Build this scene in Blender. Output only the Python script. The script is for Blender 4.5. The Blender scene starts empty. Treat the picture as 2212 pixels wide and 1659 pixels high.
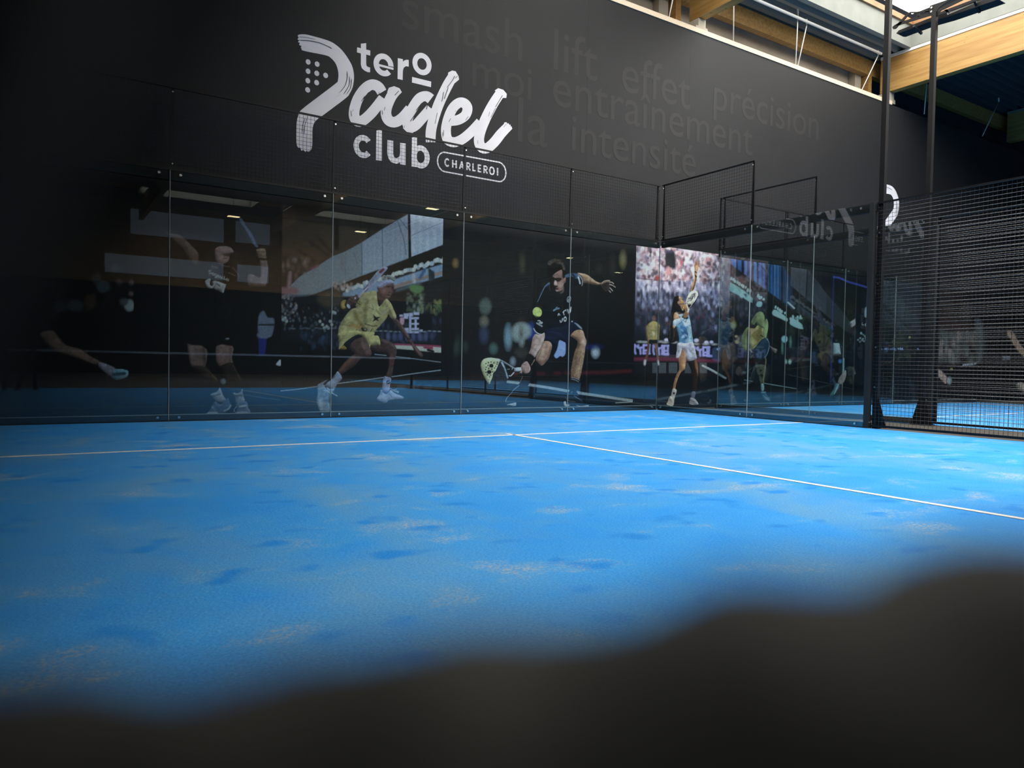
import bpy, bmesh, math, random
import numpy as np
from mathutils import Matrix, Vector
from mathutils.geometry import tessellate_polygon

S = bpy.context.scene
COL = S.collection
rnd = random.Random(7)
nrs = np.random.RandomState(7)

# ------------------------------------------------------------------ camera
# world frame: origin = right back corner of the court, x along the back glass, y towards the hall wall, z up
FPX = 1593.06
CAM = np.array([-9.358, -9.652, 0.7595])
_yaw, _pit, _rol = 0.575995, -0.0262133, 0.0187626
_f = np.array([math.sin(_yaw)*math.cos(_pit), math.cos(_yaw)*math.cos(_pit), math.sin(_pit)])
_r0 = np.array([math.cos(_yaw), -math.sin(_yaw), 0.0]); _u0 = np.cross(_r0, _f)
RT = math.cos(_rol)*_r0 + math.sin(_rol)*_u0
UP = -math.sin(_rol)*_r0 + math.cos(_rol)*_u0
FW = _f
cd = bpy.data.cameras.new('camera'); cam = bpy.data.objects.new('camera', cd); COL.objects.link(cam)
cam.matrix_world = Matrix(((RT[0], UP[0], -FW[0], CAM[0]), (RT[1], UP[1], -FW[1], CAM[1]), (RT[2], UP[2], -FW[2], CAM[2]), (0, 0, 0, 1)))
cd.sensor_fit = 'HORIZONTAL'; cd.sensor_width = 36.0; cd.lens = 36.0*FPX/2212.0
cd.clip_start = 0.005; cd.clip_end = 200
cd.dof.use_dof = True; cd.dof.focus_distance = 8.5; cd.dof.aperture_fstop = cd.lens/5.0   # a 5 mm wide lens opening
S.camera = cam

# ------------------------------------------------------------------ exposure, sky, transport
S.view_settings.view_transform = 'Standard'; S.view_settings.look = 'None'
S.view_settings.exposure = 0.0; S.view_settings.gamma = 1.0; S.view_settings.use_curve_mapping = False
S.cycles.max_bounces = 10; S.cycles.diffuse_bounces = 4; S.cycles.glossy_bounces = 5
S.cycles.transparent_max_bounces = 32; S.cycles.caustics_reflective = False; S.cycles.caustics_refractive = False
W = bpy.data.worlds.new('sky'); S.world = W; W.use_nodes = True
W.node_tree.nodes['Background'].inputs[0].default_value = (0.75, 0.85, 1.0, 1); W.node_tree.nodes['Background'].inputs[1].default_value = 0.05
SKY_STRENGTH = 7.0

def on(px, py, axis, val):
    "point on the plane axis=val that a photograph pixel looks at (used to measure the place)"
    d = FW + RT*(px-1106)/FPX + UP*(829.5-py)/FPX
    return CAM + d*((val-CAM[axis])/d[axis])

# ------------------------------------------------------------------ materials
def lin(c):
    if isinstance(c, str):
        c = c.lstrip('#'); c = [int(c[i:i+2], 16)/255 for i in (0, 2, 4)]
    return tuple(x/12.92 if x <= .04045 else ((x+.055)/1.055)**2.4 for x in c)

def mat(name, col, rough=.6, metal=0.0, spec=.5, emit=0.0):
    m = bpy.data.materials.new(name); m.use_nodes = True
    b = m.node_tree.nodes['Principled BSDF']
    c = lin(col) if isinstance(col, str) else col
    b.inputs['Base Color'].default_value = (*c, 1); b.inputs['Roughness'].default_value = rough
    b.inputs['Metallic'].default_value = metal; b.inputs['Specular IOR Level'].default_value = spec
    if emit:
        b.inputs['Emission Color'].default_value = (*c, 1); b.inputs['Emission Strength'].default_value = emit
    return m

def nodes(m):
    t = m.node_tree
    return t, t.nodes, t.links, t.nodes['Principled BSDF']

def noise_col(m, scale, stops, vec=(1, 1, 1), detail=4, bump=0, dist=0.0):
    "colour ramp over object-space noise, optional bump"
    t, n, l, b = nodes(m)
    tc = n.new('ShaderNodeTexCoord'); mp = n.new('ShaderNodeMapping'); mp.inputs['Scale'].default_value = vec
    nz = n.new('ShaderNodeTexNoise'); nz.inputs['Scale'].default_value = scale; nz.inputs['Detail'].default_value = detail
    nz.inputs['Distortion'].default_value = dist
    cr = n.new('ShaderNodeValToRGB'); e = cr.color_ramp.elements
    while len(e) < len(stops): e.new(.5)
    for k, (p, c) in enumerate(stops):
        e[k].position = p; e[k].color = (*(lin(c) if isinstance(c, str) else c), 1)
    l.new(tc.outputs['Object'], mp.inputs['Vector']); l.new(mp.outputs[0], nz.inputs['Vector'])
    l.new(nz.outputs[0], cr.inputs[0]); l.new(cr.outputs[0], b.inputs['Base Color'])
    if bump:
        bp = n.new('ShaderNodeBump'); bp.inputs['Strength'].default_value = bump; bp.inputs['Distance'].default_value = .01
        l.new(nz.outputs[0], bp.inputs['Height']); l.new(bp.outputs[0], b.inputs['Normal'])
    return m

M = {}
M['black_steel'] = noise_col(mat('black_steel', '#101113', .5, 0, .3), 8, [(.3, (.005, .005, .006)), (.7, (.008, .008, .009))])
M['wire'] = mat('coated_black_wire', (.014, .0135, .013), .24, 0.0, 1.0)
M['bolt'] = mat('zinc_bolt', (.75, .75, .72), .25, 1.0)
M['seal'] = mat('glass_edge_seal', (.36, .40, .38), .35)
M['rail'] = noise_col(mat('dark_rail', '#1a1c1e', .6, 0, .2), 3, [(.3, (.022, .024, .024)), (.7, (.03, .032, .032))])
M['concrete'] = noise_col(mat('concrete', '#888070', .9), 1.6, [(.3, (.40, .36, .29)), (.7, (.58, .53, .44))], detail=8, bump=.1)
M['kerb'] = noise_col(mat('kerb_concrete', '#55504a', .9), 3, [(.3, (.055, .048, .04)), (.7, (.085, .075, .06))], detail=8)
M['white_steel'] = mat('white_steel', (.8, .8, .76), .4)
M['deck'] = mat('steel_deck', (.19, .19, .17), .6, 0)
M['shade_deck'] = mat('shade_toned_deck', (.035, .04, .05), .7)  # darker copy of the deck colour, painting in the unlit right bay's shade
M['upstand'] = noise_col(mat('skylight_upstand', '#c8cdc0', .8), 2, [(.3, (.20, .215, .19)), (.7, (.26, .27, .24))], detail=6)
M['trimwood'] = noise_col(mat('trim_wood', '#c08a50', .6), 4, [(.3, (.24, .12, .045)), (.7, (.36, .20, .085))], vec=(1, .15, 1))
M['plate'] = mat('pale_timber_plate', (.70, .58, .42), .6)
M['cloth'] = noise_col(mat('black_cloth', '#151513', .9), 14, [(.3, (.014, .014, .011)), (.75, (.032, .031, .024))], detail=5, bump=.4)
M['occluder'] = noise_col(mat('black_occluder', '#0a0a0a', .8), 9, [(.3, (.004, .004, .004)), (.7, (.008, .008, .008))], bump=.2)
M['white_print'] = noise_col(mat('white_vinyl', '#e8e4e8', .55), 5, [(.3, (.76, .74, .77)), (.7, (.84, .82, .85))])
M['line'] = noise_col(mat('court_line_white', '#e0e0da', .85), 30, [(.3, (.62, .62, .57)), (.7, (.82, .82, .78))])
M['lamp'] = mat('lamp_face', (1.0, .80, .42), .5, 0, .5, 14.0)
M['cladding'] = noise_col(mat('timber_cladding', '#7a5426', .6), 2.0, [(.3, (.42, .25, .09)), (.7, (.62, .38, .16))], vec=(.6, 1, 4))
M['white_panel'] = mat('white_wall_panel', (.55, .58, .62), .6)
M['daylight'] = mat('daylight_panel', (.72, .84, 1.0), .5, 0, .5, .24)
M['net'] = mat('net_black', (.012, .012, .012), .8)

def wood():
    m = mat('glulam_timber', '#c8883c', .55); t, n, l, b = nodes(m)
    tc = n.new('ShaderNodeTexCoord')
    mp = n.new('ShaderNodeMapping'); mp.inputs['Scale'].default_value = (6, .35, 7)
    nz = n.new('ShaderNodeTexNoise'); nz.inputs['Scale'].default_value = 2.5; nz.inputs['Detail'].default_value = 6
    cr = n.new('ShaderNodeValToRGB'); cr.color_ramp.elements[0].position = .3; cr.color_ramp.elements[1].position = .72
    cr.color_ramp.elements[0].color = (.31, .16, .042, 1); cr.color_ramp.elements[1].color = (.47, .285, .09, 1)
    mp2 = n.new('ShaderNodeMapping'); mp2.inputs['Scale'].default_value = (3, 1.6, 5)
    vo = n.new('ShaderNodeTexVoronoi'); vo.inputs['Scale'].default_value = 1.7
    kr = n.new('ShaderNodeValToRGB'); kr.color_ramp.elements[0].position = .03; kr.color_ramp.elements[1].position = .10
    kr.color_ramp.elements[0].color = (.28, .28, .28, 1); kr.color_ramp.elements[1].color = (1, 1, 1, 1)
    mx = n.new('ShaderNodeMix'); mx.data_type = 'RGBA'; mx.blend_type = 'MULTIPLY'; mx.inputs[0].default_value = 1
    l.new(tc.outputs['Object'], mp.inputs[0]); l.new(mp.outputs[0], nz.inputs['Vector']); l.new(nz.outputs[0], cr.inputs[0])
    l.new(tc.outputs['Object'], mp2.inputs[0]); l.new(mp2.outputs[0], vo.inputs['Vector']); l.new(vo.outputs['Distance'], kr.inputs[0])
    l.new(cr.outputs[0], mx.inputs[6]); l.new(kr.outputs[0], mx.inputs[7]); l.new(mx.outputs[2], b.inputs['Base Color'])
    return m
M['wood'] = wood()

def wallmat():
    # matt black wall with a satin sheen, faint vertical joints every 2.44 m
    m = mat('black_wall', '#202123', .5, 0, .5); t, n, l, b = nodes(m)
    b.inputs['Roughness'].default_value = .6; b.inputs['Specular IOR Level'].default_value = .22
    tc = n.new('ShaderNodeTexCoord'); sx = n.new('ShaderNodeSeparateXYZ'); l.new(tc.outputs['Object'], sx.inputs[0])
    a = n.new('ShaderNodeMath'); a.operation = 'ADD'; a.inputs[1].default_value = 40*2.44+1.45
    md = n.new('ShaderNodeMath'); md.operation = 'MODULO'; md.inputs[1].default_value = 2.44
    lt = n.new('ShaderNodeMath'); lt.operation = 'LESS_THAN'; lt.inputs[1].default_value = .006
    l.new(sx.outputs[0], a.inputs[0]); l.new(a.outputs[0], md.inputs[0]); l.new(md.outputs[0], lt.inputs[0])
    nz = n.new('ShaderNodeTexNoise'); nz.inputs['Scale'].default_value = 1.2; nz.inputs['Detail'].default_value = 6
    l.new(tc.outputs['Object'], nz.inputs['Vector'])
    cr = n.new('ShaderNodeValToRGB'); cr.color_ramp.elements[0].color = (.016, .0165, .018, 1); cr.color_ramp.elements[1].color = (.024, .0245, .026, 1)
    l.new(nz.outputs[0], cr.inputs[0])
    mx = n.new('ShaderNodeMix'); mx.data_type = 'RGBA'; mx.inputs[7].default_value = (.008, .008, .009, 1)
    l.new(lt.outputs[0], mx.inputs[0]); l.new(cr.outputs[0], mx.inputs[6]); l.new(mx.outputs[2], b.inputs['Base Color'])
    return m
M['wall'] = wallmat()
M['ghost'] = mat('grey_lettering', (.030, .030, .030), .6, 0, .22)

def turf():
    # blue sand-dressed court turf: blue pile, darker scuffs and pale yellow sand where players have raked it
    m = mat('blue_turf', '#2f86e8', .95, 0, .2); t, n, l, b = nodes(m)
    tc = n.new('ShaderNodeTexCoord')
    def nz(scale, vec, detail, dist=0):
        mp = n.new('ShaderNodeMapping'); mp.inputs['Scale'].default_value = vec
        q = n.new('ShaderNodeTexNoise'); q.inputs['Scale'].default_value = scale; q.inputs['Detail'].default_value = detail
        q.inputs['Distortion'].default_value = dist; q.inputs['Roughness'].default_value = .6
        l.new(tc.outputs['Object'], mp.inputs[0]); l.new(mp.outputs[0], q.inputs['Vector']); return q
    def ramp(src, a, bb):
        r = n.new('ShaderNodeValToRGB'); r.color_ramp.elements[0].position = a; r.color_ramp.elements[1].position = bb
        l.new(src, r.inputs[0]); return r
    def mix(fac, A, B, mode='MIX'):
        x = n.new('ShaderNodeMix'); x.data_type = 'RGBA'; x.blend_type = mode
        if isinstance(fac, float): x.inputs[0].default_value = fac
        else: l.new(fac, x.inputs[0])
        for s, v in ((6, A), (7, B)):
            if isinstance(v, tuple): x.inputs[s].default_value = (*v, 1)
            else: l.new(v, x.inputs[s])
        return x.outputs[2]
    big = nz(.9, (1, .55, 1), 6, .5); mid = nz(2.3, (.75, .9, 1), 6, .3); fine = nz(55, (1, 1, 1), 4)
    grain = nz(120, (1, 1, 1), 3)
    c = mix(ramp(mid.outputs[0], .35, .68).outputs[0], (.026, .285, .78), (.055, .335, .74))
    c = mix(ramp(big.outputs[0], .46, .72).outputs[0], c, (.115, .33, .58))
    g = n.new('ShaderNodeMath'); g.operation = 'MULTIPLY'
    l.new(ramp(mid.outputs[0], .56, .72).outputs[0], g.inputs[0]); l.new(ramp(fine.outputs[0], .42, .66).outputs[0], g.inputs[1])
    c = mix(g.outputs[0], c, (.52, .48, .34))
    dk = nz(4.6, (.7, .8, 1), 1.6, .1)
    c = mix(ramp(dk.outputs[0], .60, .70).outputs[0], c, (.016, .24, .70))
    c = mix(.7, c, mix(ramp(grain.outputs[0], .32, .68).outputs[0], (.55, .6, .7), (1.35, 1.25, 1.12)), 'MULTIPLY')
    l.new(c, b.inputs['Base Color'])
    bp = n.new('ShaderNodeBump'); bp.inputs['Strength'].default_value = .35; bp.inputs['Distance'].default_value = .006
    l.new(fine.outputs[0], bp.inputs['Height']); l.new(bp.outputs[0], b.inputs['Normal'])
    return m
M['turf'] = turf()

def glass(name, tint, f0):
    # clear sheet: straight transmission plus mirror reflection that grows at grazing angles (Schlick)
    m = bpy.data.materials.new(name); m.use_nodes = True; t = m.node_tree; n = t.nodes; l = t.links
    n.remove(n['Principled BSDF'])
    out = n['Material Output']
    g = n.new('ShaderNodeNewGeometry'); d = n.new('ShaderNodeVectorMath'); d.operation = 'DOT_PRODUCT'
    l.new(g.outputs['Normal'], d.inputs[0]); l.new(g.outputs['Incoming'], d.inputs[1])
    ab = n.new('ShaderNodeMath'); ab.operation = 'ABSOLUTE'; l.new(d.outputs['Value'], ab.inputs[0])
    om = n.new('ShaderNodeMath'); om.operation = 'SUBTRACT'; om.inputs[0].default_value = 1; l.new(ab.outputs[0], om.inputs[1])
    pw = n.new('ShaderNodeMath'); pw.operation = 'POWER'; pw.inputs[1].default_value = 5; l.new(om.outputs[0], pw.inputs[0])
    ma = n.new('ShaderNodeMath'); ma.operation = 'MULTIPLY_ADD'; ma.inputs[1].default_value = 1-f0; ma.inputs[2].default_value = f0
    l.new(pw.outputs[0], ma.inputs[0])
    tr = n.new('ShaderNodeBsdfTransparent'); tr.inputs[0].default_value = (*tint, 1)
    gl = n.new('ShaderNodeBsdfGlossy'); gl.inputs['Roughness'].default_value = 0.0; gl.inputs[0].default_value = (1, 1, 1, 1)
    mx = n.new('ShaderNodeMixShader'); l.new(ma.outputs[0], mx.inputs[0]); l.new(tr.outputs[0], mx.inputs[1]); l.new(gl.outputs[0], mx.inputs[2])
    l.new(mx.outputs[0], out.inputs[0]); return m
M['glass'] = glass('court_glass', (.865, .905, .905), .07)

def skymat():
    m = bpy.data.materials.new('skylight_sheet'); m.use_nodes = True; t = m.node_tree
    t.nodes.remove(t.nodes['Principled BSDF'])
    e = t.nodes.new('ShaderNodeEmission'); e.inputs[0].default_value = (1.0, .97, .91, 1); e.inputs[1].default_value = SKY_STRENGTH
    t.links.new(e.outputs[0], t.nodes['Material Output'].inputs[0]); return m
M['sky'] = skymat()

def printmat():
    m = mat('printed_film', '#808080', .55, 0, .25); t, n, l, b = nodes(m)
    a = n.new('ShaderNodeVertexColor'); a.layer_name = 'ink'; l.new(a.outputs[0], b.inputs['Base Color']); return m
M['print'] = printmat()

# ------------------------------------------------------------------ mesh helpers
class MB:
    def __init__(s): s.v = []; s.f = []; s.mi = []
    def add(s, vs, fs, mi=0):
        o = len(s.v); s.v += [tuple(map(float, p)) for p in vs]
        for f in fs: s.f.append(tuple(i+o for i in f)); s.mi.append(mi)
        return s
    def box(s, a, b, mi=0):
        x0, y0, z0 = [min(p, q) for p, q in zip(a, b)]; x1, y1, z1 = [max(p, q) for p, q in zip(a, b)]
        return s.add([(x0, y0, z0), (x1, y0, z0), (x1, y1, z0), (x0, y1, z0), (x0, y0, z1), (x1, y0, z1), (x1, y1, z1), (x0, y1, z1)],
                     [(0, 3, 2, 1), (4, 5, 6, 7), (0, 1, 5, 4), (1, 2, 6, 5), (2, 3, 7, 6), (3, 0, 4, 7)], mi)
    def bar(s, p, q, w, h=None, mi=0, up=(0, 0, 1)):
        p = Vector(p); q = Vector(q); d = (q-p).normalized(); u = Vector(up)
        if abs(d.dot(u)) > .95: u = Vector((0, 1, 0))
        a = d.cross(u).normalized(); c = a.cross(d).normalized(); h = h or w
        vs = [b + a*i*w/2 + c*j*h/2 for b in (p, q) for i, j in ((-1, -1), (1, -1), (1, 1), (-1, 1))]
        return s.add(vs, [(0, 1, 2, 3), (7, 6, 5, 4), (0, 4, 5, 1), (1, 5, 6, 2), (2, 6, 7, 3), (3, 7, 4, 0)], mi)
    def wire(s, p, q, r, ax):
        "thin four-sided rod standing on its edge"
        o = {0: ((0, r, 0), (0, 0, r), (0, -r, 0), (0, 0, -r)), 1: ((r, 0, 0), (0, 0, r), (-r, 0, 0), (0, 0, -r)), 2: ((r, 0, 0), (0, r, 0), (-r, 0, 0), (0, -r, 0))}[ax]
        vs = [tuple(b[k]+d[k] for k in range(3)) for b in (p, q) for d in o]
        return s.add(vs, [(0, 1, 5, 4), (1, 2, 6, 5), (2, 3, 7, 6), (3, 0, 4, 7)])
    def tube(s, p, q, r, n=10, r2=None, mi=0):
        p = Vector(p); q = Vector(q); d = (q-p).normalized(); u = Vector((0, 0, 1)) if abs(d.z) < .95 else Vector((1, 0, 0))
        a = d.cross(u).normalized(); c = a.cross(d); r2 = r if r2 is None else r2
        vs = [b + (a*math.cos(2*math.pi*k/n) + c*math.sin(2*math.pi*k/n))*rr for b, rr in ((p, r), (q, r2)) for k in range(n)]
        return s.add(vs, [tuple(range(n))[::-1], tuple(range(n, 2*n))] + [(k, (k+1) % n, n+(k+1) % n, n+k) for k in range(n)], mi)
    def prism(s, poly, n, t, mi=0):
        "extrude a planar polygon by vector n*t"
        n = Vector(n)*t; k = len(poly); P = [Vector(p) for p in poly]
        tri = tessellate_polygon([P]); vs = P + [p+n for p in P]
        fs = [tuple(x) for x in tri] + [tuple(i+k for i in x[::-1]) for x in tri] + [(i, (i+1) % k, (i+1) % k+k, i+k) for i in range(k)]
        return s.add(vs, fs, mi)
    def build(s, name, mats, parent=None, smooth=False, loc=None):
        me = bpy.data.meshes.new(name)
        V = s.v if loc is None else [(x-loc[0], y-loc[1], z-loc[2]) for x, y, z in s.v]
        me.from_pydata(V, [], s.f); me.update()
        for m in (mats if isinstance(mats, (list, tuple)) else [mats]): me.materials.append(m)
        if any(s.mi): me.polygons.foreach_set('material_index', s.mi)
        if smooth: me.polygons.foreach_set('use_smooth', [True]*len(me.polygons))
        bm = bmesh.new(); bm.from_mesh(me); bmesh.ops.recalc_face_normals(bm, faces=bm.faces); bm.to_mesh(me); bm.free()
        o = bpy.data.objects.new(name, me); COL.objects.link(o)
        if loc is not None: o.location = loc
        if parent is not None:
            o.parent = parent
            if loc is None: o.matrix_parent_inverse = parent.matrix_world.inverted() if False else Matrix.Translation(-Vector(parent.location))
        return o

def tag(o, label, cat, group=None):
    o['label'] = label; o['category'] = cat
    if group: o['group'] = group
    return o
def struct(o): o['kind'] = 'structure'; return o
def empty(name, loc):
    o = bpy.data.objects.new(name, None); o.location = loc; o.empty_display_size = .1; COL.objects.link(o); return o
ORD = ['first', 'second', 'third', 'fourth', 'fifth', 'sixth', 'seventh', 'eighth']
# ================================================================== the hall
WY = 0.35                                   # face of the black wall behind the glass
BX = [-11.5, -5.05, 1.35, 7.9, 14.4]        # left faces of the roof girders
DZ = 8.38                                   # underside of the steel deck
# skylight sheets first: they light the place
def skylight(i, x0, x1, y0, y1):
    b = MB(); n = max(1, round(abs(y1-y0)/1.6)); st = (y1-y0)/n
    for k in range(n): b.box((x0, y0+k*st+.02*np.sign(st), 9.16), (x1, y0+(k+1)*st-.02*np.sign(st), 9.18))
    o = struct(b.build('window_%d' % i, M['sky']))
    f = MB()
    for k in range(1, n): f.box((x0, y0+k*st-.02, 9.10), (x1, y0+k*st+.02, 9.16))
    f.build('glazing_bar', M['white_steel'], o)
    u = MB()
    for (a, c) in (((x0, y0), (x1, y0)), ((x0, y1), (x1, y1))): u.box((a[0], a[1]-.05, DZ-.02), (c[0], c[1]+.05, 8.86))
    for xx in (x0, x1): u.box((xx-.05, min(y0, y1), DZ-.02), (xx+.05, max(y0, y1), 8.86))
    u.build('upstand', M['upstand'], o)
    w = MB()
    for yy in (y0, y1): w.box((x0-.02, yy-.10, 8.86), (x1+.02, yy+.10, 8.98))
    for xx in (x0, x1): w.box((xx-.10, min(y0, y1), 8.86), (xx+.10, max(y0, y1), 8.98))
    w.build('wooden_trim', M['trimwood'], o)
    # top flange of the upstand stays above the sheet
    return o
skylight(1, 1.62, 7.93, 0.05, -20.0)
skylight(2, -4.75, 1.3, -0.6, -20.0)
skylight(3, -5.4, -0.2, -27.0, -28.6)
skylight(4, 1.2, 7.0, -27.0, -28.6)

struct(MB().box((-16, -31, -.06), (22, 1.6, -.006)).build('floor', M['kerb']))
struct(MB().box((-10.0, -11.2, -.006), (0.0, -0.012, 0.0)).build('floor_turf', M['turf']))
struct(MB().box((1.58, -20, -.006), (11.58, -0.012, 0.0)).build('floor_turf_neighbour', M['turf']))
# white lines laid into the pile
def cline(name, a, b, label):
    tag(MB().box((a[0], a[1], .0), (b[0], b[1], .003)).build(name, M['line']), label, 'line')
cline('court_line', (-9.99, -3.025), (-.02, -2.975), 'long white service line across the blue court parallel to the back glass')
cline('court_line', (-5.025, -11), (-4.975, -2.85), 'white centre line running from the service line towards the lower right')
cline('court_line', (1.62, -3.025), (11.5, -2.975), 'white service line of the neighbouring blue court behind the fence')

struct(MB().box((-16, WY, 0), (21, WY+.12, 7.1)).build('wall_back', M['wall']))
struct(MB().box((-16, WY-.015, 7.1), (7.75, WY+.14, 7.19)).build('trim_1', M['plate']))
struct(MB().box((-16, 1.3, 0), (8.1, 1.5, 9.2)).build('wall_outer', M['concrete']))
struct(MB().box((8.1, 1.3, 0), (22, 1.5, 9.2)).build('wall_outer_shade_toned', M['shade_deck']))  # outer wall continued, its colour darkened to imitate the unlit bay
struct(MB().box((21, -31, 0), (21.2, 1.5, 9.2)).build('wall_right', M['wall']))
# opposite end of the hall, seen only as reflections in the glass
wo = struct(MB().box((-16, -31, 4.4), (22, -30.8, 9.2)).build('wall_front', M['cladding']))
struct(MB().box((-16, -31, 0), (22, -30.8, 4.4)).build('wall_front_base', M['wall']))
pb = MB()
for x0, x1, z0, z1 in ((-5.4, -1.1, 6.8, 8.0), (-0.5, 1.25, 6.9, 8.0), (-6.5, -1.1, 4.85, 5.75), (-.4, 1.2, 4.85, 5.75)): pb.box((x0, -30.8, z0), (x1, -30.76, z1))
pb.build('daylight_panel', M['daylight'], wo)
struct(MB().box((-16.2, -31, 0), (-16, 1.5, 9.2)).build('wall_left', M['wall']))

def deck(name, x0, x1, y0, y1, z=DZ, m='deck'):
    "trapezoid-profiled steel sheet, ribs along x"
    b = MB(); y = y0; vs = []
    prof = [(0, 0), (.09, 0), (.12, .13), (.21, .13), (.25, 0)]
    pts = []
    while y < y1:
        for a, c in prof[:-1]:
            if y+a <= y1: pts.append((y+a, z+c))
        y += .25
    pts.append((y1, z))
    for (ya, za), (yb, zb) in zip(pts, pts[1:]):
        b.add([(x0, ya, za), (x1, ya, za), (x1, yb, zb), (x0, yb, zb)], [(0, 1, 2, 3)])
    b.box((x0, y0, z+.15), (x1, y1, z+.18))
    return struct(b.build(name, M[m]))
deck('ceiling_edge', -16, 8.0, .06, 1.3)
deck('ceiling_right', 8.12, 21, -31, 1.3, m='shade_deck')  # deck colour darkened here to stand for the bay's shade
deck('ceiling_left', -16, -4.85, -26.9, .06)
deck('ceiling_strip', -4.85, 1.45, -.55, .06)
deck('ceiling_far', -4.85, 8.12, -26.9, -20.05)
deck('ceiling_end', -16, 8.12, -31, -28.7)

for i, x in enumerate(BX):
    wd = M['wood']
    b = MB(); b.box((x, -30.8, 7.5), (x+.2, .74, 8.3))
    struct(b.build('beam_%d' % (i+1), M['wood']))
    q = MB(); q.box((x-.02, -30.8, 8.3), (x+.22, .74, 8.37)); struct(q.build('beam_flange_%d' % (i+1), M['white_steel'] if i == 3 else M['deck']))
    if i == 4: continue
    c = MB(); c.box((x-.16, .95, 7.2), (x-.02, 1.29, 8.0)); struct(c.build('column_timber_%d' % (i+1), M['wood']))
    k = MB(); k.box((x-.06, .5, 7.24), (x+.26, 1.29, 7.34)); k.box((x+.0, .5, 7.34), (x+.2, 1.0, 7.49)); struct(k.build('column_corbel_%d' % (i+1), M['concrete']))
    cc = MB(); cc.box((x-.45, 1.12, 0), (x-.2, 1.29, 8.3)); struct(cc.build('column_concrete_%d' % (i+1), M['concrete']))
struct(MB().box((-16, .95, 8.0), (21, 1.1, 8.36)).build('beam_eaves', M['wood']))

# white tube and suspension rods over the wall
tb = MB(); tb.tube((-12, .32, 8.16), (7.2, .32, 8.16), .03, 10)
tag(tb.build('conduit_pipe', M['white_steel'], smooth=True), 'long white pipe running under the ribbed steel ceiling above the wall', 'pipe')
rods = [((.45, 7.19), (.62, 7.9), 'slanted white suspension rod left of the first orange roof girder'),
        ((2.21, 7.19), (2.18, 8.3), 'upright white suspension rod just right of the first orange roof girder'),
        ((4.23, 7.19), (4.50, 8.15), 'slanted white suspension rod above the middle of the wall top'),
        ((4.16, 7.19), (4.19, 8.3), 'thin upright white rod close beside the slanted middle rod'),
        ((6.56, 7.19), (7.19, 8.15), 'slanted white suspension rod against the long orange beam at right'),
        ((9.25, 7.19), (9.35, 8.29), 'dim suspension rod in the dark bay between the two black masts'),
        ((12.2, 7.19), (13.05, 8.29), 'dim slanted rod in the dark bay right of the second black mast')]
for (a, z0), (c, z1), lb in rods:
    b = MB(); b.tube((a, WY+.03, z0), (c, WY+.03, z1), .011, 8)
    hk = MB(); hk.tube((c, WY+.03, z1), (c-.02, WY+.03, z1+.1), .02, 8)
    o = tag(b.build('hanging_rod', M['white_steel'], smooth=True), lb, 'rod', 'suspension rods above the wall')
    hk.build('hook', M['white_steel'], o)
# ================================================================== glass walls, mesh, steel
def glass_panel(axis, k, a, b, zt, label, group, edge='both', bolts=True):
    """one sheet of glass standing on the court edge. axis 'x': runs along x in the plane y=k; axis 'y': along y in the plane x=k"""
    t = .012
    def P(u, d, z): return (u, k+d, z) if axis == 'x' else (k+d, u, z)
    root = empty('glass_panel', P((a+b)/2, 0, 0)); tag(root, label, 'glass panel', group)
    lo, hi = min(a, b)+.007, max(a, b)-.007
    MB().box(P(lo, -t/2, .012), P(hi, t/2, zt)).build('pane', M['glass'], root)
    if edge in ('both', 'lo'): MB().box(P(lo-.006, -t/2-.001, .012), P(lo, t/2+.001, zt)).build('edge_seal', M['seal'], root)
    if edge in ('both', 'hi'): MB().box(P(hi, -t/2-.001, .012), P(hi+.006, t/2+.001, zt)).build('edge_seal', M['seal'], root)
    if bolts:
        for u in (lo+.11, hi-.11):
            for z in (.05, zt-.05):
                sg = -1
                MB().tube(P(u, sg*.022, z), P(u, sg*.006, z), .016, 10).build('bolt', M['bolt'], root)
    return root
GL = ['clear back wall glass sheet touching the right corner of the court', 'back wall glass sheet in front of the crouching player with racket and yellow ball', 'back wall glass sheet in front of the lunging player in yellow',
      'back wall glass sheet in front of the black shirted player with a raised arm', 'dim leftmost back wall glass sheet in front of the raised leg print']
for i in range(5): glass_panel('x', 0, -2*i, -2*i-2, 3.0, GL[i], 'glass sheets of the court walls', 'lo' if i else 'both')
glass_panel('y', 0, 0, -2, 3.0, 'side wall glass sheet next to the corner, below the mesh that stands out', 'glass sheets of the court walls', 'lo')
glass_panel('y', 0, -2, -3.93, 3.0, 'side wall glass sheet next to the mesh fence, with no mesh on top', 'glass sheets of the court walls', 'none')
for i in range(3):
    glass_panel('x', 0, 1.58+2*i, 3.58+2*i, 3.0, ['back glass sheet of the neighbouring court at its corner, in front of striped blue print', 'second back glass sheet of the neighbouring court', 'third back glass sheet of the neighbouring court, behind the fence'][i], 'glass sheets of the neighbouring court', 'both' if i == 0 else 'hi')
glass_panel('y', 1.58, 0, -2, 3.0, 'side glass sheet of the neighbouring court nearest its corner', 'glass sheets of the neighbouring court', 'lo')
glass_panel('y', 1.58, -2, -3.93, 3.0, 'side glass sheet of the neighbouring court ending at the second black mast', 'glass sheets of the neighbouring court', 'none')

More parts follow.
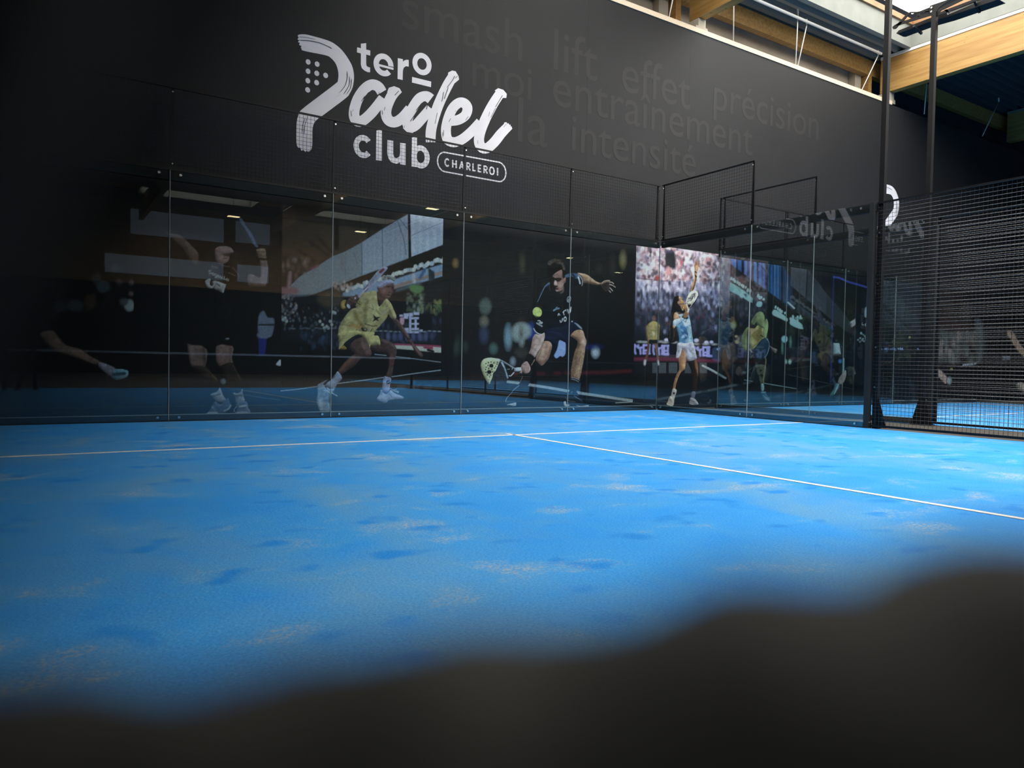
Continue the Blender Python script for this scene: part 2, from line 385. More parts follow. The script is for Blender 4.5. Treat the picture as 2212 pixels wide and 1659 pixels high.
def rails(axis, k, a, b, label, ends=(), d=.012):
    "dark steel rails that clamp the glass top and bottom, with end posts"
    def P(u, dd, z): return (u, k+dd, z) if axis == 'x' else (k+dd, u, z)
    root = empty('steel_frame', P((a+b)/2, 0, 0)); tag(root, label, 'frame')
    MB().box(P(a, d, 0), P(b, d+.06, .075)).build('bottom_rail', M['rail'], root)
    MB().box(P(a, d, 2.885), P(b, d+.06, 2.99)).build('top_rail', M['rail'], root)
    MB().box(P(a, d-.001, .075), P(b, d+.03, .083)).build('rail_lip', M['seal'], root)
    for e in ends: MB().box(P(e-.03, d-.03, 0), P(e+.03, d+.05, 2.995)).build('end_post', M['rail'], root)
    return root
rails('x', 0, -10, .0, 'dark steel rails along the top and foot of the back glass wall')
rails('y', 0, -.02, -4.0, 'dark steel rails and end post of the right hand side glass', (-3.965,))
rails('x', 0, 1.6, 11.58, 'dark steel rails of the neighbouring back glass wall')
rails('y', 1.58, -.02, -4.0, 'dark steel rails and end post of the neighbouring side glass', (-3.97,))

def mesh_panel(axis, k, a, b, z0, z1, label, group, step=.05, posts=(1, 1), wr=.0022, off=.03):
    "welded wire panel in a steel frame"
    def P(u, dd, z): return (u, k+dd, z) if axis == 'x' else (k+dd, u, z)
    lo, hi = min(a, b), max(a, b)
    root = empty('mesh_panel', P((a+b)/2, off, z0)); tag(root, label, 'mesh panel', group)
    MB().box(P(lo, off-.012, z1-.022), P(hi, off+.012, z1)).build('top_bar', M['black_steel'], root)
    MB().box(P(lo, off-.012, z0), P(hi, off+.012, z0+.03)).build('bottom_bar', M['black_steel'], root)
    for s, u in ((0, lo), (1, hi)):
        if posts[s]:
            c = u+.03 if s == 0 else u-.03
            # tapered post plate, wide at the foot
            w0, w1 = .030, .012
            MB().prism([P(c-w0, off+.013, z0), P(c+w0, off+.013, z0), P(c+w1, off+.013, z1), P(c-w1, off+.013, z1)], P(0, 1, 0) if axis == 'x' and k == 0 else ((0, 1, 0) if axis == 'x' else (1, 0, 0)), .02).build('post', M['black_steel'], root)
            for z in (z0+.08, z1-.07): MB().tube(P(c, off-.02, z), P(c, off-.012, z), .010, 8).build('bolt', M['bolt'], root)
    w = MB()
    n = int(round((z1-z0-.05)/step))
    for i in range(1, n+1):
        z = z0+.03+i*step*(z1-z0-.05)/(n*step)
        if z < z1-.02: w.wire(P(lo+.01, off-.004, z), P(hi-.01, off-.004, z), wr, 0 if axis == 'x' else 1)
    m = int(round((hi-lo)/step))
    for i in range(1, m):
        u = lo+i*(hi-lo)/m
        w.wire(P(u, off+.002, z0+.02), P(u, off+.002, z1-.015), wr*.9, 2)
    w.build('wire_mesh', M['wire'], root)
    return root
G1 = 'mesh panels on top of the back glass'
for i in range(5):
    mesh_panel('x', 0, -2*i, -2*i-2, 3.0, 4.0, ['wire mesh panel above the back glass at the right corner', 'wire mesh panel over the right half of the framed town name, second from the corner',
        'wire mesh panel crossing the white word club on the wall', 'wire mesh panel over the foot of the big white brush letter', 'dim wire mesh panel above the leftmost back glass'][i], G1, posts=(1, 1) if i == 0 else (1, 0))
mesh_panel('y', 0, 0, -2, 3.0, 4.0, 'wire mesh panel standing out from the corner above the side glass', 'mesh panels on top of the side glass')
for i in range(2):
    mesh_panel('x', 0, 1.58+2*i, 3.58+2*i, 3.0, 4.0, ['neighbouring wire mesh panel running right from its corner above the glass', 'neighbouring wire mesh panel partly hidden behind the side glass'][i], 'mesh panels of the neighbouring court')
mesh_panel('y', 1.58, 0, -2, 3.0, 4.0, 'neighbouring wire mesh panel standing out towards the camera above its side glass', 'mesh panels of the neighbouring court')
for i in range(3):
    mesh_panel('y', 0, -4.02-2*i, -6.02-2*i, .02, 3.0, ['tall black wire fence panel beside the court at the right edge of the photo', 'tall black wire fence panel nearer the net, out of view to the right', 'tall black wire fence panel beside the net, out of view'][i], 'fence panels beside the court', posts=(0, 1 if i else 0), wr=.0026)
for i in range(3):
    mesh_panel('y', 1.58, -4.02-2*i, -6.02-2*i, .02, 3.0, ['black wire fence panel of the neighbouring court seen through the nearer fence', 'black wire fence panel of the neighbouring court, further along', 'black wire fence panel of the neighbouring court beside its net'][i], 'fence panels of the neighbouring court', posts=(0, 1), wr=.0026, off=-.03)

def pl(s): return [tuple(map(float, q.split(','))) for q in s.split()]
# ------------------------------------------------------------------ floodlight masts
def mast(x, y, label, gus, h=5.92, head=True):
    r = empty('floodlight_mast', (x, y, 0)); tag(r, label, 'mast', 'floodlight masts between the courts')
    b = MB(); b.box((x-.031, y-.033, .0), (x+.033, y+.033, h)); b.build('pole', M['black_steel'], r)
    MB().box((x-.031, y-.15 if head else y-.03, 0), (x+.09, y+.15 if head else y+.03, .012)).build('base_plate', M['black_steel'], r)
    for s in gus:
        MB().prism([(x-.006, y+s*.034, .012), (x-.006, y+s*.15, .012), (x-.006, y+s*.034, .42)], (1, 0, 0), .012).build('gusset', M['black_steel'], r)
    if not head:
        for z in (.55, 1.08, 1.92, 2.6): MB().tube((x-.04, y+.005, z), (x-.031, y+.005, z), .012, 10).build('bolt', M['bolt'], r)
    if head:
        # cut-out bracket plate along y: knee at the pole, lower chord, upper link, struts
        X = x-.006
        def plate(name, shapes, xx, t):
            q = MB()
            for sh in shapes: q.prism([(xx, *on(1840+u/5.925, v/5.925, 0, xx)[1:]) for u, v in pl(sh)], (1, 0, 0), t)
            return q.build(name, M['black_steel'], r)
        plate('bracket', ('1000,200 985,165 980,120 1005,70 1240,-10 1270,-10 1190,45 1110,105 1085,150 1075,215', '1070,215 1085,150 1120,108 1370,-10 1440,-10 1140,135 1105,175 1095,215',
            '518,345 545,322 600,290 990,160 1000,200 600,322 575,352 560,368 528,372', '560,330 700,180 745,152 845,148 985,118 990,152 850,166 755,168 722,192 612,322', '832,158 872,162 864,214 826,216', '930,146 985,140 985,165 965,170',
            '1100,200 1240,150 1640,-10 1560,-10 1220,118 1110,165', '1180,130 1215,118 1260,160 1230,170'), X, .014)
        pl_ = plate('floodlight', ('568,428 602,388 960,245 1215,152 1222,190 1700,-10 1880,-10 1240,212 960,292 600,428',), x+.12, .2)
        for q in ((1024, 97), (1022, 150)):
            p = on(1840+q[0]/5.925, q[1]/5.925, 0, X); MB().tube((X-.010, p[1], p[2]), (X-.002, p[1], p[2]), .014, 10).build('bolt', M['bolt'], r)
        MB().bar((x, y+.3, 5.82), (x+.22, y+.3, 5.77), .03).build('yoke', M['black_steel'], r); MB().bar((x, y-.5, 5.94), (x+.22, y-.5, 5.77), .03).build('yoke', M['black_steel'], r)
    return r
mast(.076, -4.052, 'tall black mast at the end of the side glass, its top out of frame', (-1,), 6.6, False)
mast(1.44, -3.935, 'black mast with a cut-out floodlight bracket against the bright skylight', (1, -1))
# floodlights over the other half, seen as small warm reflections in the glass
def lampthing(x, y, z, label):
    r = empty('hanging_floodlight', (x, y, z)); tag(r, label, 'floodlight', 'floodlights over the far half of the hall')
    MB().box((x-.22, y-.14, z), (x+.22, y+.14, z+.06)).build('housing', M['black_steel'], r)
    MB().box((x-.2, y-.12, z-.006), (x+.2, y+.12, z)).build('lens', M['lamp'], r)
    MB().tube((x, y, z+.06), (x, y, DZ), .012, 8).build('stem', M['black_steel'], r)
lampthing(-3.2, -18.8, 6.0, 'floodlight reflected above the raised racket print')
lampthing(1.7, -18.8, 6.0, 'floodlight reflected above the player in yellow')
lampthing(2.0, -13.0, 6.0, 'floodlight reflected on the top rail right of the player in yellow')
lampthing(12.6, -19.1, 6.0, 'floodlight reflected over the crouching player')
lampthing(18.0, -21.8, 6.0, 'floodlight reflected beside the outstretched hand print')

# ------------------------------------------------------------------ net (reflected as a pale line in the back glass)
nt = empty('net', (-5, -10, 0)); tag(nt, 'court net behind the camera, its white tape reflected in the back glass', 'net')
MB().box((-9.85, -10.01, .86), (-.15, -9.99, .91)).build('tape', M['white_panel'], nt)
nm = MB()
for i in range(int(9.7/.09)): nm.box((-9.85+i*.09-.002, -10.002, .02), (-9.85+i*.09+.002, -9.998, .86))
for i in range(10): nm.box((-9.85, -10.002, .04+i*.09), (-.15, -9.998, .044+i*.09))
nm.build('netting', M['net'], nt)
for x in (-9.9, -.1): MB().tube((x, -10, 0), (x, -10, 1.0), .04, 14).build('post', M['black_steel'], nt)

# ------------------------------------------------------------------ dark things close to the lens
def near(px, py, d): return CAM + d*(FW + RT*(px-1106)/FPX + UP*(829.5-py)/FPX)
def cloth_bundle():
    # crumpled black cover standing between the camera and the court; its top fold lies a hand's breadth from the lens
    kx = [-60, 0, 300, 520, 700, 850, 960, 1060, 1150, 1300, 1480, 1620, 1800, 1960, 2080, 2212, 2400, 2700]
    ky = [1520, 1518, 1505, 1472, 1430, 1386, 1368, 1374, 1386, 1350, 1300, 1258, 1245, 1232, 1190, 1155, 1140, 1130]
    ns, nt_ = 90, 26; vs = []; D = .034
    flat_f = np.array([FW[0], FW[1], 0]); flat_f /= np.linalg.norm(flat_f)
    for i in range(ns+1):
        px = -60+(2760)*i/ns; py = float(np.interp(px, kx, ky))
        top = near(px, py, D)
        for j in range(nt_+1):
            t = j/nt_
            ph = 5*math.sin(px*.009)+3*math.sin(px*.021+2)
            if t < .5:                                   # over the top fold
                a = math.pi*(t/.5); off = -.010*math.cos(a); dz = .010*(math.sin(a)-1)
                wob = .0006*math.sin(px*.012+a*2)*math.cos(a)
            else:                                        # down the far side
                s = (t-.5)/.5; off = .010+.03*s+.012*math.sin(px*.006+s*5)*s; dz = -.010-(top[2]-.010)*s; wob = .006*math.sin(px*.013+s*9)*s
            p = top+flat_f*(off+wob)+np.array([0, 0, dz+(wob if t < .5 else 0)])
            p[2] = max(p[2], 0.0); vs.append(p)
    # near side goes down in a second skirt
    b = MB(); fs = [(i*(nt_+1)+j, (i+1)*(nt_+1)+j, (i+1)*(nt_+1)+j+1, i*(nt_+1)+j+1) for i in range(ns) for j in range(nt_)]
    b.add(vs, fs)
    o = len(vs); sk = []
    for i in range(ns+1):
        q = np.array(vs[i*(nt_+1)])
        for j in range(9):
            s = j/8; p = q - flat_f*(.010*math.sin(i*.4+s*6)*s); p[2] = q[2]*(1-s); sk.append(p)
    b.add(sk, [(i*9+j, i*9+j+1, (i+1)*9+j+1, (i+1)*9+j) for i in range(ns) for j in range(8)])
    return tag(b.build('cloth_bundle', M['cloth'], smooth=True), 'blurred black crumpled cloth filling the lower right foreground in front of the blue court', 'cloth')
cloth_bundle()
def left_occluder():  # made-up dark cylinder near the lens, leaned to darken the upper left
    A = near(150, 950, .0103); B = near(500, 80, .0103); ax = (B-A)/np.linalg.norm(B-A); R = .045
    n = -RT*.84-FW*.54; n = n-ax*(n@ax); n = n/np.linalg.norm(n); c = A+n*R; ax = ax/ax[2]
    lo = c-ax*(c[2]-.03); hi = c+ax*(1.35-c[2])
    b = MB(); b.tube(lo, hi, R, 48)
    o = b.build('left_occluder', M['occluder'], smooth=False)
    tag(o, 'blurred dark shape close to the lens, leaned to darken the left edge', 'post')  # made-up dark occluder, not a real post
    MB().tube((lo[0], lo[1], 0), (lo[0], lo[1], .03), R+.015, 40).build('base_plate', M['black_steel'], o)
    MB().tube(hi, hi+ax*.03, R*.9, 40).build('cap', M['black_steel'], o)
left_occluder()

# ================================================================== lettering on the wall
LY = WY-.002
def WP(px, py, y=LY):
    p = on(px, py, 1, y); return (float(p[0]), float(p[2]))
def L_(x, y): return WP(600+x/4.0218, 40+y/4.0218)
def pl(s): return [tuple(map(float, q.split(','))) for q in s.split()]
class Flat:
    "flat shapes on the wall plane, drawn in measured logo units"
    def __init__(s, dx=0, dz=0, conv=L_): s.n = 0; s.b = MB(); s.dx = dx; s.dz = dz; s.conv = conv
    def _p(s, pts, lift):
        lift += s.n*.00025; s.n += 1
        return [(a+s.dx, LY-lift, c+s.dz) for a, c in (s.conv(*q) for q in pts)]
    def poly(s, pts, smooth=0, mi=0, lift=0):
        pts = pl(pts) if isinstance(pts, str) else pts
        if smooth: pts = crv(pts, True)
        P = s._p(pts, lift); s.b.add(P, [tuple(t) for t in tessellate_polygon([[Vector(p) for p in P]])], mi); return s
    def stroke(s, pts, w, smooth=1, mi=0, lift=0, taper=None):
        pts = pl(pts) if isinstance(pts, str) else pts
        if smooth and len(pts) > 2: pts = crv(pts, False)
        n = len(pts); A = []; B = []
        for i, p in enumerate(pts):
            q = pts[min(i+1, n-1)]; o = pts[max(i-1, 0)]; dx, dy = q[0]-o[0], q[1]-o[1]; m = math.hypot(dx, dy) or 1
            ww = w if taper is None else w*np.interp(i/(n-1), [0, .15, .85, 1], taper)
            A.append((p[0]-dy/m*ww/2, p[1]+dx/m*ww/2)); B.append((p[0]+dy/m*ww/2, p[1]-dx/m*ww/2))
        P = s._p(A+B, lift); P = [(p[0], p[1]-(k % n)*4e-5, p[2]) for k, p in enumerate(P)]; s.b.add(P, [(i, i+1, n+i+1, n+i) for i in range(n-1)], mi); return s
    def ring(s, cx, cy, rx, ry, hx, hy, sh, mi=0, a0=0, a1=360, hc=(0, 0)):
        n = 56; A = []; B = []
        for i in range(n+1):
            a = math.radians(a0+(a1-a0)*i/n); c, si = math.cos(a), -math.sin(a)
            A.append((cx+rx*c, cy+ry*si+sh*rx*c)); B.append((cx+hc[0]+hx*c, cy+hc[1]+hy*si+sh*hx*c))
        P = s._p(A+B, 0); s.b.add(P, [(i, i+1, n+2+i, n+1+i) for i in range(n)], mi); return s
    def disc(s, cx, cy, rx, ry, sh=.2):
        P = [(cx+rx*math.cos(a), cy+ry*math.sin(a)+sh*rx*math.cos(a)) for a in [2*math.pi*k/28 for k in range(28)]]
        s.b.add(s._p(P, 0), [tuple(range(28))]); return s
    def build(s, name, parent, mats=None):
        return s.b.build(name, mats or [M['white_print'], M['wall']], parent)
def crv(p, closed, k=6):
    n = len(p); out = []
    rng = range(n) if closed else range(n-1)
    for i in rng:
        if closed: a, b, c, d = p[(i-1) % n], p[i], p[(i+1) % n], p[(i+2) % n]
        else: a, b, c, d = p[max(i-1, 0)], p[i], p[i+1], p[min(i+2, n-1)]
        for j in range(k):
            t = j/k; t2 = t*t; t3 = t2*t
            out.append(tuple(.5*((2*b[m])+(-a[m]+c[m])*t+(2*a[m]-5*b[m]+4*c[m]-d[m])*t2+(-a[m]+3*b[m]-3*c[m]+d[m])*t3) for m in (0, 1)))
    if not closed: out.append(tuple(p[-1]))
    return out
PBRUSH = '185,140 240,138 330,160 440,193 500,225 560,278 612,350 648,420 662,500 652,590 625,650 590,692 400,835 385,845 325,895 302,960 300,1090 288,1142 262,1156 250,1148 240,1158 222,1142 205,1148 195,1122 180,1122 163,1085 162,960 166,890 180,840 215,785 490,575 522,535 526,470 505,395 460,342 410,318 225,280 208,262 200,255 205,240 185,228 192,212 176,205 184,190 172,180 180,165 174,152'
SL = [('178,190 260,192 360,212 440,245 470,262', 5), ('182,160 250,165 330,185', 3), ('600,455 602,520 580,590 530,650', 5), ('622,500 618,580 570,660', 5), ('640,520 632,600 590,665', 4),
      ('545,660 500,685', 5), ('240,860 215,930 212,990', 4), ('262,850 236,920 228,1010', 4), ('200,890 190,950', 3), ('250,1010 246,1140', 4), ('214,1060 216,1138', 4), ('278,1020 274,1110', 3)]
def logo(dx, dz, full, label):
    r = empty('wall_logo', (L_(900, 800)[0]+dx, LY, L_(900, 800)[1]+dz)); tag(r, label, 'logo')
    f = Flat(dx, dz); f.poly(PBRUSH, smooth=1)
    for p, w in SL: f.stroke(p, w, mi=1, lift=.004, taper=(.2, 1, 1, .2))
    f.build('letter_p', r)
    if not full: return r
    for c in ((264, 377), (342, 396), (263, 458), (339, 476), (416, 494), (261, 540), (338, 557), (260, 620)): Flat(dx, dz).disc(*c, 21, 23).build('dot', r)
    f = Flat(dx, dz); f.poly('722,219 768,214 768,270 804,278 803,322 768,313 768,395 772,412 784,421 802,426 802,467 780,465 752,452 730,430 722,400 722,303 688,294 690,250 722,258'); f.build('letter_t', r)
    f = Flat(dx, dz); f.ring(919, 403, 87, 98, 41, 50, .2, a0=0, a1=318); f.poly('868,392 1005,428 1004,446 868,412'); f.poly('960,420 1006,430 1004,447 962,436'); f.build('letter_e', r)
    f = Flat(dx, dz); f.poly('1043,344 1087,353 1087,376 1100,364 1118,358 1138,360 1138,418 1112,414 1094,428 1087,452 1085,534 1041,525'); f.build('letter_r', r)
    Flat(dx, dz).ring(1253, 395, 83, 96, 41, 50, .2).build('letter_o', r)
    Flat(dx, dz).poly('1167,507 1333,548 1331,596 1166,556').build('underline', r)
    # brush script a, d, e, l
    f = Flat(dx, dz)
    f.stroke('905,640 872,592 815,575 755,612 700,690 668,780 664,850 690,890 735,888 800,835 860,765 915,690', 92, taper=(.95, 1, 1, .95)); f.stroke('1022,630 985,680 950,760 940,830 965,885 1020,900 1085,860 1150,785', 92)
    f.poly('965,602 1010,588 1058,606 1078,640 1020,700 950,640'); f.poly('690,905 760,890 790,905 730,935')
    for p, w in (('755,675 725,720', 5), ('790,640 742,700', 6), ('820,630 775,690', 6), ('880,640 878,670', 4), ('1050,630 1015,668', 5), ('1075,650 1045,680', 4), ('635,800 640,850', 4), ('880,840 800,900', 5), ('900,850 830,905', 4), ('905,800 910,835', 4), ('930,770 925,800', 4), ('655,790 648,812', 3)): f.stroke(p, w, mi=1, lift=.004)
    f.build('letter_a', r)
    f = Flat(dx, dz)
    f.stroke('1330,700 1290,675 1235,690 1185,755 1140,840 1125,910 1150,945 1195,930 1260,860 1330,780', 88); f.stroke('1530,486 1470,590 1400,740 1355,870 1330,980 1328,1075', 90, taper=(.9, 1, 1, .9))
    f.poly('1480,470 1515,452 1545,458 1570,500 1575,530 1540,560 1480,520'); f.poly('1085,950 1120,940 1200,960 1172,995 1120,985')
    for p, w in (('1250,735 1200,800', 6), ('1275,740 1215,830', 7), ('1240,760 1150,895', 6), ('1300,750 1290,790', 6), ('1440,640 1425,720', 4), ('1480,600 1445,700', 5), ('1535,500 1515,540 1470,600', 5), ('1560,500 1540,520', 4), ('1100,930 1098,950', 3), ('1385,820 1365,915', 3), ('1300,1040 1298,1070', 4), ('1320,1045 1322,1082', 4), ('1345,1050 1345,1085', 4)): f.stroke(p, w, mi=1, lift=.004)
    f.build('letter_d', r)
    f = Flat(dx, dz)
    f.stroke('1500,890 1570,880 1630,840 1648,780 1622,738 1575,732 1520,780 1480,870 1460,970 1475,1050 1530,1075 1600,1050 1680,985 1760,900', 86)
    for p, w in (('1580,785 1550,815', 5), ('1600,790 1560,830', 5), ('1655,850 1630,885', 4), ('1440,970 1438,1020', 4), ('1500,870 1485,900', 4), ('1545,800 1538,810', 3), ('1430,990 1432,1035', 3)): f.stroke(p, w, mi=1, lift=.004)
    f.build('letter_e', r)
    f = Flat(dx, dz)
    f.stroke('1935,645 1870,745 1805,870 1760,985 1748,1070 1775,1122 1820,1125 1880,1075 1940,1000 2010,928', 88, taper=(.95, 1, 1, .9)); f.poly('1885,625 1915,605 1960,620 1990,655 1985,690 1940,690'); f.poly('1965,905 1985,900 1998,915 2005,908 2012,925 2022,920 2024,938 2035,940 2028,965 1990,985')
    for p, w in (('1950,670 1890,770', 5), ('1970,690 1900,790', 5), ('1890,780 1850,860', 4), ('1735,1060 1738,1090', 3), ('1840,810 1830,850', 3), ('1985,915 1960,945', 3)): f.stroke(p, w, mi=1, lift=.004)
    f.build('letter_l', r)
    f = Flat(dx, dz); f.ring(742, 1112, 84, 100, 38, 52, .13, a0=40, a1=320); f.build('letter_c', r)
    Flat(dx, dz).poly('857,974 907,962 905,1236 853,1230').build('letter_l', r)
    Flat(dx, dz).poly('953,1055 1003,1063 1003,1175 1010,1203 1032,1214 1056,1200 1063,1170 1063,1080 1111,1085 1110,1273 1064,1266 1062,1250 1030,1263 985,1247 960,1212 951,1170').build('letter_u', r)
    f = Flat(dx, dz); f.poly('1166,1034 1210,1025 1207,1291 1162,1285'); f.ring(1241, 1202, 79, 100, 35, 54, .13); f.build('letter_b', r)
    f = Flat(dx, dz); o = []
    for k in range(21):
        t = math.radians(90+9*k); o.append((1452+64*math.cos(t), 1247-84*math.sin(t)+.17*64*math.cos(t)))
    for k in range(21):
        t = math.radians(-90+9*k); o.append((1918+64*math.cos(t), 1332-84*math.sin(t)+.17*64*math.cos(t)))
    f.stroke(o+[o[0], o[1]], 11, smooth=0); f.build('name_border', r)
    def glyph(ch, ox, oy):
        g = Flat(dx, dz); H = 66; sh = .16
        def T(pts): return [(ox+x, oy-y*H+sh*x) for x, y in pts]
        def ln(*pts): g.stroke(T(pts), 12, smooth=0)
        if ch == 'C': g.ring(ox+20, oy-H/2+3, 24, 37, 12, 24, sh, a0=42, a1=318)
        if ch == 'O': g.ring(ox+22, oy-H/2+3, 25, 37, 13, 24, sh)
        if ch == 'H': ln((5, 0), (5, 1)); ln((35, 0), (35, 1)); ln((5, .5), (35, .5))
        if ch == 'A': ln((2, 0), (20, 1)); ln((38, 0), (20, 1)); ln((9, .3), (32, .3))
        if ch == 'R': ln((5, 0), (5, 1)); ln((5, .93), (22, .93), (30, .8), (30, .6), (22, .46), (5, .46)); ln((18, .46), (33, 0))
        if ch == 'L': ln((5, 1), (5, 0)); ln((0, .08), (29, .08))
        if ch == 'E': ln((5, 0), (5, 1)); ln((0, .93), (31, .93)); ln((5, .5), (27, .5)); ln((0, .08), (31, .08))
        if ch == 'I': ln((5, 0), (5, 1))
        g.build('letter_'+ch.lower(), r)
    for ch, x, y in (('C', 1452, 1281), ('H', 1515, 1294), ('A', 1578, 1305), ('R', 1638, 1315), ('L', 1690, 1324), ('E', 1737, 1333), ('R', 1787, 1342), ('O', 1838, 1353), ('I', 1905, 1363)): glyph(ch, x, y)
    return r
logo(0, 0, True, 'large white brush lettered padel club logo high on the black wall')
logo(13.8, .05, False, 'white brush letter high on the wall behind the two black masts')

GH = [0]
def ghost(word, l, rgt, label, group='grey words on the black wall'):
    GH[0] += 1
    x0, z0 = WP(*l); x1, z1 = WP(*rgt)
    c = bpy.data.curves.new('wall_word', 'FONT'); c.body = word; c.size = 1; c.offset = .0; c.fill_mode = 'FRONT'
    o = bpy.data.objects.new('wall_word', c); COL.objects.link(o)
    dg = bpy.context.evaluated_depsgraph_get(); me = bpy.data.meshes.new_from_object(o.evaluated_get(dg)); bpy.data.objects.remove(o)
    xs = [v.co.x for v in me.vertices]; s = (x1-x0)/(max(xs)-min(xs)); m0 = min(xs)
    for v in me.vertices: v.co = (x0+(v.co.x-m0)*s, LY+.001-GH[0]*.0002, (z0+z1)/2+v.co.y*s)
    me.materials.clear(); me.materials.append(M['ghost'])
    ob = bpy.data.objects.new('wall_word', me); COL.objects.link(ob); tag(ob, label, 'lettering', group)
ghost('smash', (868, 66), (1128, 124), 'faint grey word smash on the wall right above the white logo')
ghost('lift', (1196, 148), (1290, 176), 'faint grey word lift near the top middle of the black wall')
ghost('moi', (1020, 188), (1148, 212), 'faint grey word moi right of the white logo')
ghost('effet', (1343, 200), (1491, 232), 'faint grey word effet on the middle of the black wall')
ghost('entraînement', (1194, 238), (1626, 326), 'faint grey long word entraînement across the black wall')
ghost('précision', (1541, 246), (1768, 292), 'faint grey word précision at the right of the black wall')
ghost('la', (1118, 306), (1182, 318), 'faint grey word la beside the end of the white logo')
ghost('intensité', (1234, 336), (1502, 372), 'faint grey word intensité low on the black wall above the mesh')
# ================================================================== printed action photographs on the wall
CROP = {'m1': (1080, 540, 8.508), 'm2': (1020, 700, 7.9), 'w1': (680, 560, 9.217), 'w2': (670, 720, 9.217), 'g1': (1400, 540, 9.219), 'g2': (1400, 700, 8.731),
        'p1': (340, 450, 7.9), 'p2': (380, 720, 8.967), 'f1': (1560, 560, 13.825), 'f2': (1550, 640, 6.912), 'r1': (1700, 560, 4.879), 'r2': (1880, 560, 4.88),
        'l1': (0, 480, 3.95), 'c1': (590, 440, 5.821), 'c2': (590, 600, 5.529), 'd1': (980, 500, 3.95), 'e1': (1360, 480, 3.607), 'z2': (0, 330, 2.8125), 'px': (0, 0, 1)}
PY_ = WY-.004
class Print:
    """one printed film on the wall: colours are laid on a fine grid of the sheet, shape by shape"""
    def __init__(s, x0, x1, step, base, gain=1.3, crop='px'):
        s.nx = int((x1-x0)/step)+1; s.nz = int(3.0/step)+1
        s.xs = np.linspace(x0, x1, s.nx); s.zs = np.linspace(0.0, 3.0, s.nz)
        X, Z = np.meshgrid(s.xs, s.zs); X = X.ravel(); Z = Z.ravel()
        d = np.stack([X-CAM[0], np.full_like(X, PY_-CAM[1]), Z-CAM[2]], 1); dep = d@FW
        s.PX = 1106+FPX*(d@RT)/dep; s.PY = 829.5-FPX*(d@UP)/dep; s.X = X; s.Z = Z
        s.col = np.tile(np.array(lin(base)), (len(X), 1)); s.lab = np.zeros(len(X), int)
        s.names = [(None, None)]; s.cur = 0; s.gain = np.array((1.22, 1.16, 1.20))*gain; s.c = crop; s.vol = .75; s.volr = 9.0
    def part(s, name=None, parent=None):
        if name is None: s.cur = 0; return
        for i, (n, p) in enumerate(s.names):
            if n == name and p == parent: s.cur = i; return
        s.names.append((name, parent)); s.cur = len(s.names)-1
    def new(s, name, parent=None): s.names.append((name, parent)); s.cur = len(s.names)-1
    def pts(s, p):
        x0, y0, k = CROP[s.c]
        p = pl(p) if isinstance(p, str) else p
        return np.array([(x0+a/k, y0+b/k) for a, b in p])
    def _bl(s, idx, a, col, clip):
        if clip: a = a*(s.lab[idx] == s.cur)
        s.col[idx] += (np.array(lin(col))-s.col[idx])*a[:, None]
        if not clip and s.cur >= 0: s.lab[idx[a > .5]] = s.cur
    def _box(s, P, m):
        return np.nonzero((s.PX > P[:, 0].min()-m) & (s.PX < P[:, 0].max()+m) & (s.PY > P[:, 1].min()-m) & (s.PY < P[:, 1].max()+m))[0]
    def poly(s, p, col, soft=1.0, smooth=1, a=1.0, clip=False):
        P = s.pts(p)
        if smooth: P = np.array(crv([tuple(q) for q in P], True, 4))
        idx = s._box(P, soft)
        if not len(idx): return s
        x = s.PX[idx]; y = s.PY[idx]; ins = np.zeros(len(idx), bool); D = np.full(len(idx), 1e9); n = len(P)
        NX = np.zeros(len(idx)); NY = np.zeros(len(idx))
        for i in range(n):
            ax, ay = P[i]; bx, by = P[(i+1) % n]
            if ay != by:
                c = (ay > y) != (by > y); ins ^= c & (x < (bx-ax)*(y-ay)/(by-ay)+ax)
            ex, ey = bx-ax, by-ay; t = np.clip(((x-ax)*ex+(y-ay)*ey)/(ex*ex+ey*ey+1e-9), 0, 1)
            qx = ax+t*ex-x; qy = ay+t*ey-y; d = qx*qx+qy*qy; m = d < D
            D = np.where(m, d, D); NX = np.where(m, qx, NX); NY = np.where(m, qy, NY)
        R = np.sqrt(D); sd = np.where(ins, 1, -1)*R; al = a*np.clip(.5+sd/soft, 0, 1)
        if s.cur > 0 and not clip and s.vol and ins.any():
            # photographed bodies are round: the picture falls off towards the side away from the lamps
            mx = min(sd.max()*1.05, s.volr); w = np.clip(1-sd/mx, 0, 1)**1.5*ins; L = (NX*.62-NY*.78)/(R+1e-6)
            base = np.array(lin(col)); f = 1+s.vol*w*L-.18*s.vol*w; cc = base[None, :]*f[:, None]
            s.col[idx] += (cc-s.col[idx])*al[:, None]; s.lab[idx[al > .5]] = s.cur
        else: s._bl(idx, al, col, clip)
        return s
    def line(s, p, w, col, soft=1.0, smooth=1, a=1.0, clip=False):
        P = s.pts(p); w = w/CROP[s.c][2]
        if smooth and len(P) > 2: P = np.array(crv([tuple(q) for q in P], False, 4))
        idx = s._box(P, w/2+soft)
        if not len(idx): return s
        x = s.PX[idx]; y = s.PY[idx]; D = np.full(len(idx), 1e9)
        for (ax, ay), (bx, by) in zip(P, P[1:]):
            ex, ey = bx-ax, by-ay; t = np.clip(((x-ax)*ex+(y-ay)*ey)/(ex*ex+ey*ey+1e-9), 0, 1)
            D = np.minimum(D, (x-ax-t*ex)**2+(y-ay-t*ey)**2)
        s._bl(idx, a*np.clip(.5+(w/2-np.sqrt(D))/soft, 0, 1)*min(1, w/.9), col, clip); return s
